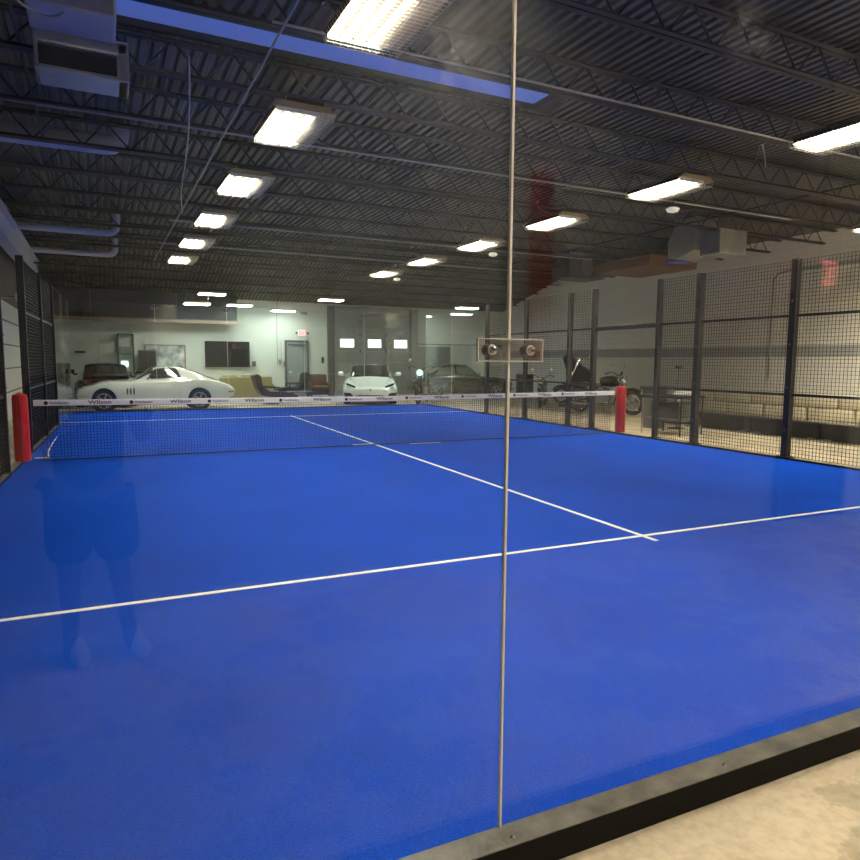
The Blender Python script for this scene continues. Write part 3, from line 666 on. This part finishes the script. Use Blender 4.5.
# classic split-window coupe, nose to the left
V = Car([(0, .42, .50, .45, .58, .40, .58, .25), (.06, .34, .50, .66, .62, .60, .62, .40), (.30, .26, .52, .84, .70, .78, .70, .5), (.75, .20, .52, .88, .82, .80, .80, .5), (1.15, .20, .50, .87, .84, .78, .86, .5), (1.50, .19, .48, .85, .82, .78, .88, .52),
         (1.66, .19, .48, .85, .83, .78, .93, .54), (1.90, .19, .48, .85, .84, .78, 1.10, .52), (2.12, .19, .48, .85, .84, .78, 1.21, .50), (2.45, .19, .48, .85, .85, .79, 1.255, .50), (2.85, .19, .48, .86, .88, .81, 1.22, .47), (3.25, .20, .50, .88, .90, .82, 1.11, .40),
         (3.65, .22, .52, .88, .88, .81, .97, .30), (4.05, .27, .54, .84, .80, .76, .83, .25), (4.36, .36, .56, .74, .69, .68, .70, .3), (4.46, .44, .56, .60, .62, .52, .62, .3)])
t = thing('classic_coupe', 'white split-window classic coupe parked side-on behind the far glass', 'car', (-4.92, 11.55, FZ), 0); t.scale = (1, 1, 1.08)
V.body(t, M['paint_w'], (.72, 3.36), .345)
V.patch(t, 'side_window', M['cglass'], 0, 0, 7.25, 9.1, fx=lambda v: (1.86+.27*v, 2.86-.14*v))
V.patch(t, 'rear_quarter_window', M['cglass'], 0, 0, 9.3, 11.0, fx=lambda v: (3.05-.05*v, 3.62-.15*v))
V.span_patch(t, 'windscreen', M['cglass'], 1.62, 2.08, 8.2)
for sg in (-1, 1):
    wheel(t, .72, sg*.74); wheel(t, 3.36, sg*.74)
    mb = MB()
    for k in range(3): mb.box(1.32+k*.09, 1.36+k*.09, sg*.852-.012, sg*.852+.012, .50, .66, .004)
    mb.split('fender_vent', M['dgrey'], t)
    MB().tube([(.02, sg*.42, .47), (.10, sg*.74, .47), (.30, sg*.86, .48)], .028, 8).split('front_bumper', M['chrome'], t); MB().tube([(4.44, sg*.42, .53), (4.40, sg*.66, .53), (4.22, sg*.82, .53)], .028, 8).build('rear_bumper', M['chrome'], t)
    MB().lathe([(.045, 4.44), (.045, 4.455)], (0, sg*.40, .60), 'X', 14).build('tail_lamp', M['exit'] if False else M['dred'], t)
m_ = MB().lathe([(.055, -.02), (.06, 0), (.055, .02)], (1.95, -.90, .97), 'X', 14).tube([(1.93, -.80, .86), (1.95, -.90, .95)], .01, 6).build('door_mirror', M['chrome'], t)
MB().box(2.62, 2.74, -.872, -.86, .74, .76, .004).build('door_handle', M['chrome'], t)
MB().tube([(1.52, -.856, .30), (1.52, -.858, .80)], .003, 4).tube([(2.78, -.862, .30), (2.80, -.862, .86)], .003, 4).split('door_gap', M['dgrey'], t)
MB().box(1.45, 2.9, -.875, -.855, .22, .27, .01).build('side_pipe', M['chrome'], t)
MB().box(-.0, .03, -.3, .3, .60, .66).build('grille', M['dgrey'], t)

# pale wedge supercar facing the court: local front at x=0, turned so its nose points to -Y
H = Car([(0, .22, .34, .70, .46, .60, .47, .40), (.10, .14, .34, .88, .54, .78, .52, .45), (.45, .12, .38, .94, .66, .84, .60, .5), (.95, .12, .42, .965, .76, .84, .72, .58), (1.25, .12, .42, .96, .76, .83, .80, .64), (1.65, .12, .42, .94, .77, .82, .98, .66), (2.05, .12, .42, .93, .80, .82, 1.13, .64),
         (2.45, .12, .44, .94, .84, .84, 1.18, .62), (2.9, .12, .46, .96, .88, .86, 1.13, .56), (3.5, .13, .5, .97, .92, .88, 1.02, .42), (4.1, .17, .54, .96, .90, .86, .93, .4), (4.42, .24, .56, .92, .84, .82, .86, .4), (4.46, .30, .56, .88, .80, .78, .82, .4)])
t = thing('sports_car', 'pale white wedge-shaped sports car facing the court before the overhead door', 'car', (4.22, 11.2, FZ), PI/2-.36); t.scale = (1.05, 1.05, 1.2)
H.body(t, M['paint_l'], (.92, 3.52), .36)
H.span_patch(t, 'windscreen', M['cglass'], 1.26, 2.16, 7.35)
H.patch(t, 'side_window', M['cglass'], 0, 0, 7.3, 9.0, fx=lambda v: (1.55+.5*v, 2.9-.1*v))
for sg in (-1, 1):
    wheel(t, .92, sg*.80, .34, .24, 5, 'dgrey'); wheel(t, 3.52, sg*.80, .35, .26, 5, 'dgrey')
    MB().prism([(sg*.50, .50), (sg*.80, .60), (sg*.82, .655), (sg*.72, .64), (sg*.50, .56)], .08, .16, 'X').build('headlamp', M['cglass'], t)
    MB().prism([(sg*.42, .14), (sg*.82, .15), (sg*.89, .38), (sg*.66, .36)], -.02, .10, 'X').build('intake', M['screen'], t)
    MB().tube([(0.02, sg*.30, .14), (.0, sg*.60, .33), (.04, sg*.72, .36)], .016, 6).build('intake_blade', M['paint_l'], t)
    MB().box(1.5, 1.62, sg*1.02-.1, sg*1.02+.1, .84, .95, .03).box(1.55, 1.6, min(sg*.85, sg*.95), max(sg*.85, sg*.95), .84, .87).build('door_mirror', M['paint_l'], t)
MB().prism([(-.36, .12), (.36, .12), (.52, .27), (.40, .30), (-.40, .30), (-.52, .27)], -.015, .04, 'X').build('center_intake', M['screen'], t)
MB().lathe([(.03, -.004), (.03, -.01)], (.0, 0, .45), 'X', 12).build('nose_badge', M['dgrey'], t)

# dark sports car behind the classic coupe, facing the court
t = thing('dark_sports_car', 'black sports car nose-on behind the white classic coupe', 'car', (-4.1, 12.9, FZ), PI/2); t.scale = (1, 1, 1.2)
H.body(t, M['paint_b'], (.92, 3.52), .36)
H.span_patch(t, 'windscreen', M['cglass'], 1.26, 2.16, 7.35)
for sg in (-1, 1):
    wheel(t, .92, sg*.80, .34, .24, 5, 'dgrey'); wheel(t, 3.52, sg*.80, .35, .26, 5, 'dgrey')
    MB().lathe([(.08, .0), (.08, .12)], (0.06, sg*.66, .52), 'X', 14).build('headlamp', M['chrome'], t)
    MB().box(1.5, 1.62, sg*1.06-.12, sg*1.06+.12, .90, 1.02, .03).box(1.55, 1.6, min(sg*.85, sg*.98), max(sg*.85, sg*.98), .86, .91).build('door_mirror', M['paint_b'], t)
# dark classic at the right, three-quarter view
K = Car([(0, .35, .48, .5, .66, .45, .64, .3), (.12, .24, .50, .74, .76, .66, .76, .42), (.6, .2, .5, .84, .86, .76, .88, .48), (1.3, .2, .5, .86, .90, .78, .96, .5), (1.55, .2, .5, .86, .92, .78, 1.02, .56), (1.85, .2, .5, .86, .93, .78, 1.28, .56), (2.2, .2, .5, .86, .93, .79, 1.42, .56), (2.8, .2, .5, .87, .93, .80, 1.43, .55),
         (3.3, .2, .5, .87, .93, .80, 1.30, .52), (3.65, .22, .5, .86, .92, .78, 1.08, .48), (4.1, .26, .52, .82, .86, .72, .90, .4), (4.4, .34, .55, .7, .74, .6, .74, .35)])
t = thing('classic_sedan', 'dark classic sedan parked at the back right behind a motorcycle', 'car', (11.75, 13.9, FZ), PI-.25)
K.body(t, M['paint_g'], (.85, 3.45), .36)
K.patch(t, 'side_window', mat('car_glass_clear', (.18, .22, .20), .08), 0, 0, 7.25, 9.1, fx=lambda v: (1.78+.25*v, 2.52))
K.patch(t, 'rear_side_window', bpy.data.materials['car_glass_clear'], 0, 0, 7.25, 9.1, fx=lambda v: (2.6, 3.45-.25*v))
K.span_patch(t, 'windscreen', bpy.data.materials['car_glass_clear'], 1.5, 2.1, 8.0); K.span_patch(t, 'rear_window', bpy.data.materials['car_glass_clear'], 3.15, 3.7, 8.4)
for sg in (-1, 1):
    wheel(t, .85, sg*.72); wheel(t, 3.45, sg*.72)
    MB().lathe([(.09, -.02), (.09, .1)], (.08, sg*.55, .62), 'X', 16).build('headlamp', M['chrome'], t)
    MB().tube([(.02, 0, .40), (.06, sg*.7, .40), (.3, sg*.86, .41)], .035, 8).build('bumper', M['chrome'], t)
MB().box(1.5, 1.6, .84, .98, .98, 1.08, .02).build('door_mirror', M['chrome'], t)

# ------------------------------------------------------------------ motorcycles: local front towards +x
def motorcycle(lab, loc, rz, body='black', seat='tan', screen=False, tilt=0, high=.0):
    t = thing('motorcycle', lab, 'motorcycle', loc, rz, 'motorcycles by the right wall'); R = .32; B = 1.5
    t.rotation_euler = (0, tilt, rz)
    for x, nm in ((0, 'rear_wheel'), (B, 'front_wheel')):
        pts = [(x+math.cos(a)*R*.86, 0, R+math.sin(a)*R*.86) for a in [2*PI*i/28 for i in range(28)]]
        w = MB().tube(pts, R*.15, 8, closed=True).build(nm, M['rubber'], t, True)
        mb = MB().tube([(x+math.cos(a)*R*.7, 0, R+math.sin(a)*R*.7) for a in [2*PI*i/24 for i in range(24)]], .012, 6, closed=True)
        for k in range(14):
            a = 2*PI*k/14; mb.tube([(x, .03*(-1)**k, R), (x+math.cos(a)*R*.7, 0, R+math.sin(a)*R*.7)], .005, 4)
        mb.lathe([(.05, -.06), (.05, .06)], (x, 0, R), 'Y', 14).build('spoked_rim', M['chrome'], w)
        MB().lathe([(.13, .065), (.13, .07)], (x, 0, R), 'Y', 20).build('brake_disc', M['steel'], w)
    hx = B-.36
    for sg in (-1, 1): MB().tube([(B, sg*.09, R), (hx, sg*.09, .95)], .022, 8).split('fork_leg', M['chrome'], t)
    MB().tube([(hx, 0, .9), (.55, 0, .72), (.30, 0, .45), (.55, 0, .28), (1.0, 0, .26), (hx, 0, .85)], .02, 8).tube([(0, .1, R), (.35, .08, .42)], .02, 6).tube([(0, -.1, R), (.35, -.08, .42)], .02, 6).build('frame', M['black'], t)
    MB().lathe([(.02, -.27), (.10, -.22), (.135, -.08), (.15, .08), (.12, .22), (.03, .27)], (.85, 0, .86), 'X', 18).build('fuel_tank', M[body], t, True)
    MB().box(.05, .62, -.12, .12, .72, .82, .045, seg=3).build('seat', M[seat], t, True)
    e = MB().box(.48, .95, -.13, .13, .28, .50, .03).build('engine_block', M['galv'], t, True)
    for s_, x in ((-.25, .62), (.3, .84)):
        mb = MB()
        for k in range(6): mb.box(x-.08, x+.08, -.09, .09, .50+k*.03, .515+k*.03)
        mb.box(x-.055, x+.055, -.06, .06, .48, .70).build('cylinder', M['steel'], e)
    MB().tube([(.9, -.12, .55), (1.0, -.15, .40), (.8, -.17, .24), (.1, -.18, .26), (-.25, -.18, .30)], [.022, .022, .025, .04, .045], 10).build('exhaust_pipe', M['chrome'], t, True)
    MB().tube([(-.22+0, 0, R+.26), (0-.30, 0, R+.15)], .01, 4).tube([(math.cos(a)*.36, 0, R+math.sin(a)*.36) for a in [PI*.2+i*.2 for i in range(11)]], [.05]*11, 6).build('rear_fender', M[body], t, True)
    MB().tube([(B+math.cos(a)*.36, 0, R+math.sin(a)*.36) for a in [PI*.3+i*.17 for i in range(9)]], [.04]*9, 6).build('front_fender', M[body], t, True)
    hb = MB().tube([(hx-.20, -.40, 1.06), (hx-.08, -.28, 1.12), (hx, -.08, 1.02), (hx, .08, 1.02), (hx-.08, .28, 1.12), (hx-.20, .40, 1.06)], .014, 8).build('handlebar', M['black'], t)
    for sg in (-1, 1):
        MB().tube([(hx-.20, sg*.40, 1.06), (hx-.10, sg*.30, 1.11)], .02, 8).build('grip', M['rubber'], hb); MB().tube([(hx-.08, sg*.28, 1.12), (hx-.06, sg*.33, 1.26)], .006, 5).lathe([(.02, -.01), (.055, 0), (.02, .01)], (hx-.06, sg*.33, 1.28), 'X', 12).split('mirror', M['chrome'], hb)
    MB().lathe([(.03, -.10), (.09, -.02), (.095, .05), (.05, .07)], (hx+.10, 0, .92), 'X', 18).build('headlight', M['chrome'] if not screen else M['head'], t, True)
    MB().tube([(.6, .12, .3), (.55, .3, 0)], .012, 6).build('kickstand', M['steel'], t)
    return t
motorcycle('black cruiser motorcycle with a tan seat behind the right net post', (9.29, 6.03, FZ), -1.235).scale = (1.2, 1.2, 1.15)
mo2 = motorcycle('dark motorcycle with shiny bars parked between two fence posts', (11.3, 9.6, FZ), -1.0, seat='dleather')
motorcycle('dark motorcycle end-on just left of the fence post', (10.1, 9.0, FZ), -2.3, seat='dleather')
motorcycle('dark motorcycle with a pale green headlight behind the far glass corner', (6.95, 12.25, FZ), -2.2, screen=True, seat='dleather').scale = (1.2, 1.2, 1.25)
t = thing('motorcycle_lift', 'black stand holding a chrome-forked motorcycle front end upright', 'lift', (10.55, 7.8, FZ), -1.2)
MB().box(-.5, .5, -.3, .3, .0, .12, .02).box(-.35, .35, -.22, .22, .72, .80, .02).build('platform', M['black'], t)
MB().tube([(-.3, -.2, .1), (.3, -.2, .75)], .025).tube([(.3, -.2, .1), (-.3, -.2, .75)], .025).tube([(-.3, .2, .1), (.3, .2, .75)], .025).tube([(.3, .2, .1), (-.3, .2, .75)], .025).split('scissor_arm', M['dgrey'], t)
t = thing('dirt_bike_front', 'upright chrome fork and dark fairing assembly on the black stand', 'motorcycle part', (10.62, 7.75, FZ+.8), -1.2); t.scale = (1.3, 1.3, 1.2)
MB().tube([(-.25, -.1, .05), (.1, -.1, .75)], .03).tube([(-.25, .1, .05), (.1, .1, .75)], .03).split('fork_leg', M['chrome'], t)
MB().prism([(-.45, .75), (-.30, .9), (.05, .55), (.30, .40), (.32, .10), (.05, 0), (-.25, .05), (-.32, .35)], -.09, .09, 'Y').build('fairing', M['black'], t)
MB().tube([(.1, -.35, .82), (.12, -.1, .74), (.12, .1, .74), (.1, .35, .82)], .016).build('handlebar', M['chrome'], t); MB().lathe([(.07, 0), (.09, .06), (.02, .1)], (.25, 0, .78), 'X', 14).build('headlight', M['chrome'], t)

# ------------------------------------------------------------------ lounge furniture
t = thing('sofa', 'olive yellow sofa seen from behind beneath the wall screen', 'sofa', (.95, 15.6, FZ), 0)
MB().box(-1.2, .75, -.45, -.22, .12, .93, .05, seg=3).build('backrest', M['olive'], t, True); MB().box(-1.15, .7, -.4, .45, .12, .45, .05, seg=3).build('seat', M['olive'], t, True)
for x0 in (-1.3, .6): MB().box(x0, x0+.22, -.42, .45, .1, .66, .05, seg=3).build('armrest', M['olive'], t, True)
for x in (-.8, -.1): MB().box(x-.3, x+.3, -.28, -.1, .5, 1.0, .07, seg=3).build('back_cushion', M['olive'], t, True)
for x in (-1.2, .65):
    for y in (-.35, .35): MB().box(x-.03, x+.03, y-.03, y+.03, 0, .12).split('leg', M['black'], t)
def lounger(lab, loc, rz, m, name='lounge_chair'):
    t = thing(name, lab, 'chair', loc, rz, 'lounge chairs by the steel door')
    P = [(-.62, 1.02), (-.50, 1.08), (-.38, 1.02), (-.30, .62), (-.05, .46), (.35, .46), (.75, .40), (.95, .30), (.92, .22), (.5, .24), (.0, .26), (-.35, .34), (-.50, .60)]
    MB().prism(P, -.32, .32, 'Y').build('shell_seat', M[m], t)
    for sg in (-1, 1): MB().tube([(-.35, sg*.30, .40), (-.30, sg*.36, .62), (.25, sg*.36, .60), (.28, sg*.32, .30)], .035).build('armrest', M[m], t, True)
    MB().lathe([(.30, 0), (.28, .02), (.03, .05), (.03, .28)], (.05, 0, 0), 'Z', 18).build('pedestal', M['black'], t)
    return t
lounger('dark brown high-backed lounge chair in front of the olive sofa', (1.15, 13.2, FZ), 0, 'dleather')
lounger('black low lounge chair in front of the steel door', (2.95, 16.7, FZ), PI, 'black')
t = thing('armchair', 'brown leather armchair next to the overhead door jamb', 'armchair', (4.12, 17.05, FZ), -.1)
MB().box(-.42, .42, -.05, .40, .1, .44, .05, seg=3).build('seat', M['leather'], t, True); MB().box(-.42, .42, .25, .48, .3, .98, .08, seg=3).build('backrest', M['leather'], t, True)
for s in (-1, 1): MB().box(s*.46-.1, s*.46+.1, -.40, .42, .08, .64, .06, seg=3).build('armrest', M['leather'], t, True)
MB().box(-.38, .38, -.42, .05, .3, .50, .06, seg=3).build('cushion', M['leather'], t, True)
t = thing('low_table', 'low dark coffee table between the lounge chairs', 'table', (2.5, 14.2, FZ)); MB().box(-.45, .45, -.3, .3, .36, .40, .01).build('table_top', M['dgrey'], t); [MB().box(x-.02, x+.02, y-.02, y+.02, 0, .36).split('leg', M['dgrey'], t) for x in (-.4, .4) for y in (-.26, .26)]
# things by the right fence gap
t = thing('waste_bin', 'tall black bin just past the right fence gap', 'bin', (7.62, 1.2, FZ))
MB().prism([(-.17, 0), (.17, 0), (.22, .92), (-.22, .92)], -.18, .18, 'Y').build('bin_body', M['dgrey'], t); MB().box(-.27, .27, -.24, .24, .92, 1.0, .02).build('lid', M['black'], t)
t = thing('work_table', 'dark metal table on thin legs beside the fence', 'table', (7.0, .05, FZ), .2)
MB().box(-.45, .45, -.5, .5, .80, .86, .01).build('table_top', M['black'], t); MB().box(-.4, .4, -.45, .45, .30, .36, .01).build('lower_shelf', M['dgrey'], t); MB().box(-.3, .2, -.35, .35, .36, .70, .02).build('stored_crate', M['dgrey'], t)
for x in (-.42, .42):
    for y in (-.47, .47): MB().tube([(x, y, 0), (x, y, .80)], .018, 8).split('leg', M['steel'] if x < 0 and y > 0 else M['black'], t)
MB().box(.1, .42, -.35, .05, .86, .93, .01).build('folded_towel', M['white'], t)
t = thing('pole_stand', 'thin upright pole with a small square head behind the dark table', 'stand', (8.0, .85, FZ)); t.scale = (1, 1, .83)
MB().tube([(0, 0, .03), (0, 0, 1.75)], .014, 8).build('pole', M['dgrey'], t); MB().box(-.07, .07, -.05, .05, 1.72, 1.80, .01).build('head', M['black'], t); MB().box(-.06, .06, -.06, .06, .55, 1.15, .02).build('sleeve', M['galv'], t)
MB().lathe([(.2, 0), (.18, .03)], n=20).build('base', M['black'], t)
t = thing('tool_cabinet', 'dark tool cabinet standing by the right wall beyond the seam', 'cabinet', (11.9, 12.9, FZ), -.4); MB().box(-.33, .33, -.25, .25, .08, 1.05, .02).build('cabinet_body', M['dgrey'], t)
[MB().box(-.30, .30, -.27, -.25, .12+i*.23, .32+i*.23, .005).build('drawer', M['black'], t) for i in range(4)]; [MB().lathe([(.05, -.03), (.05, .03)], (x, -.2, .04), 'Y', 12).build('caster', M['rubber'], t) for x in (-.25, .25)]
t = thing('paddock_stand', 'small dark tripod stand under the tape near the glass seam', 'stand', (9.0, 8.4, FZ)); mb = MB()
for a in (0, 2.1, 4.2): mb.tube([(0, 0, .42), (.22*math.cos(a), .22*math.sin(a), 0)], .014, 6)
mb.split('leg', M['dgrey'], t); MB().box(-.06, .06, -.06, .06, .42, .47, .01).build('head', M['black'], t)

# ------------------------------------------------------------------ behind the camera, seen mirrored in the near glass
t = thing('dark_door', 'dark door in the wall behind, mirrored at the right of the near glass', 'door', (1.98, YN+.03, FZ)); MB().box(-.42, .42, -.02, .02, 0, 2.18, .004).build('door_leaf', M['black'], t)
MB().box(-.48, -.42, -.02, .05, 0, 2.24).box(.42, .48, -.02, .05, 0, 2.24).box(-.48, .48, -.02, .05, 2.18, 2.24).build('door_frame', M['dgrey'], t); MB().tube([(-.38, .05, 1.0), (-.26, .05, 1.0)], .014).build('door_handle', M['steel'], t)
t = exit_sign((1.64, YN+.32, 2.30), PI, 'red exit sign on a rod above the dark door, mirrored in glass', .22, .22, 'exit2', 'screen')
MB().tube([(.08, 0, .13), (.08, 0, 1.8)], .012, 6).build('rod', M['dgrey'], t); MB().box(.10, .36, -.05, .05, -.25, .1, .02).build('battery_box', M['dgrey'], t)
tag(MB().box(-1.36, -1.20, YN, YN+.12, 1.4, 2.95, .02).build('red_banner', M['dred']), 'dark red upright panel on the wall behind, mirrored right of the seam', 'panel')

def figure():
    cx, cy = c2w(-4.13, -11.28).xy
    t = thing('person', 'person in dark shirt and shorts holding up a phone, mirrored in the near glass', 'person', (cx, cy, FZ), 0)
    def skin(name, m, pts, edges, rad, parent=t, sub=2, root=0):
        me = bpy.data.meshes.new(name); me.from_pydata(pts, edges, []); o = bpy.data.objects.new(name, me); C.objects.link(o)
        md = o.modifiers.new('s', 'SKIN'); 
        if not me.skin_vertices: me.attributes
        for i, r in enumerate(rad): me.skin_vertices[0].data[i].radius = r if isinstance(r, tuple) else (r, r)
        me.skin_vertices[0].data[root].use_root = True
        s2 = o.modifiers.new('u', 'SUBSURF'); s2.levels = sub; s2.render_levels = sub
        dg = bpy.context.evaluated_depsgraph_get(); dg.update(); nm = bpy.data.meshes.new_from_object(o.evaluated_get(dg)); o.modifiers.clear(); o.data = nm
        nm.materials.clear(); nm.materials.append(m)
        for p in nm.polygons: p.use_smooth = True
        o.parent = parent; return o
    # body faces +Y; x right
    P = [(0, 0, .95), (0, 0, 1.15), (0, 0, 1.38), (0, .01, 1.50), (0, .03, 1.60), (0, .04, 1.70),
         (-.10, 0, .90), (-.11, .02, .50), (-.12, -.02, .10), (-.12, .12, .04),
         (.10, 0, .90), (.12, .02, .50), (.16, -.02, .10), (.18, .12, .04),
         (-.19, 0, 1.42), (-.24, .03, 1.14), (.02, .32, 1.30), (.19, 0, 1.42), (.27, .03, 1.14), (.24, .30, 1.30), (.08, .38, 1.35), (.26, .38, 1.35)]
    E_ = [(0,1),(1,2),(2,3),(3,4),(4,5),(0,6),(6,7),(7,8),(8,9),(0,10),(10,11),(11,12),(12,13),(2,14),(14,15),(15,16),(2,17),(17,18),(18,19),(16,20),(19,21)]
    Rd = [.13, .12, .14, .06, .085, .09, .095, .062, .04, .035, .095, .062, .04, .035, .055, .042, .028, .055, .042, .028, .035, .035]
    b = skin('body', M['skin'], P, E_, Rd)
    skin('shirt', M['cloth'], [(0, 0, .84), (0, 0, 1.15), (0, 0, 1.40), (-.20, 0, 1.42), (-.25, .03, 1.22), (.20, 0, 1.42), (.28, .03, 1.22)], [(0,1),(1,2),(2,3),(3,4),(2,5),(5,6)], [(.19, .15), (.18, .15), (.17, .13), .08, .07, .08, .07])
    skin('shorts', M['short'], [(0, 0, 1.0), (-.09, 0, .85), (-.11, .01, .48), (.09, 0, .85), (.13, .01, .48)], [(0,1),(1,2),(0,3),(3,4)], [.17, .14, .12, .14, .12])
    for x, yaw in ((-.12, .5), (.17, .5)): skin('shoe', M['shoe'], [(x, -.06, .05), (x+.03, .06, .05), (x+.08, .2, .04)], [(0,1),(1,2)], [.05, .05, .045])
    skin('hair', M['hair'], [(0, 0, 1.74), (0, .02, 1.80)], [(0,1)], [.10, .10]); skin('nose', M['skin'], [(0, .12, 1.66), (0, .15, 1.64)], [(0,1)], [.015, .015])
    MB().lathe([(.012, .0), (.012, .01)], (-.035, .125, 1.69), 'Y', 10).lathe([(.012, .0), (.012, .01)], (.035, .125, 1.69), 'Y', 10).split('eye', M['screen'], t); MB().box(-.03, .03, .118, .13, 1.60, 1.608).build('mouth', M['dred'], t)
    for hx, s in ((.08, 1), (.26, -1)):
        mb = MB()
        for k in range(4): mb.tube([(hx, .38, 1.33+k*.022), (hx+s*.02, .43, 1.335+k*.022), (hx+s*.05, .445, 1.34+k*.02)], [.010, .009, .007], 7)
        mb.tube([(hx, .36, 1.31), (hx+s*.03, .37, 1.30), (hx+s*.05, .385, 1.32)], [.013, .011, .009], 7); mb.build('fingers', M['skin'], t, True)
figure()

# ------------------------------------------------------------------ camera, world
cam = bpy.data.cameras.new('cam'); co = bpy.data.objects.new('camera', cam); C.objects.link(co)
cam.sensor_width = 36; cam.lens = 663.13/860*36; cam.clip_start = .02; cam.clip_end = 100
yaw, pit, rol = CAMROT = (0.4286+TH, 0.1032, 0.0065)
R_ = Vector((math.cos(yaw), -math.sin(yaw), 0)); F_ = Vector((math.sin(yaw)*math.cos(pit), math.cos(yaw)*math.cos(pit), -math.sin(pit))); U_ = R_.cross(F_)
Rr = R_*math.cos(rol)+U_*math.sin(rol); Ur = -R_*math.sin(rol)+U_*math.cos(rol)
mw = Matrix((( Rr.x, Ur.x, -F_.x), (Rr.y, Ur.y, -F_.y), (Rr.z, Ur.z, -F_.z))).to_4x4()
mw.translation = c2w(-4.1825*.94, -11.4781*.94, 1.5546*.94)
co.matrix_world = mw
bpy.context.scene.camera = co
w = bpy.data.worlds.new('w'); bpy.context.scene.world = w; w.use_nodes = True
w.node_tree.nodes['Background'].inputs[0].default_value = (.12, .16, .3, 1); w.node_tree.nodes['Background'].inputs[1].default_value = .05
vs = bpy.context.scene.view_settings; vs.view_transform = 'Standard'; vs.look = 'None'; vs.gamma = 1; vs.use_curve_mapping = False; vs.exposure = 0.55
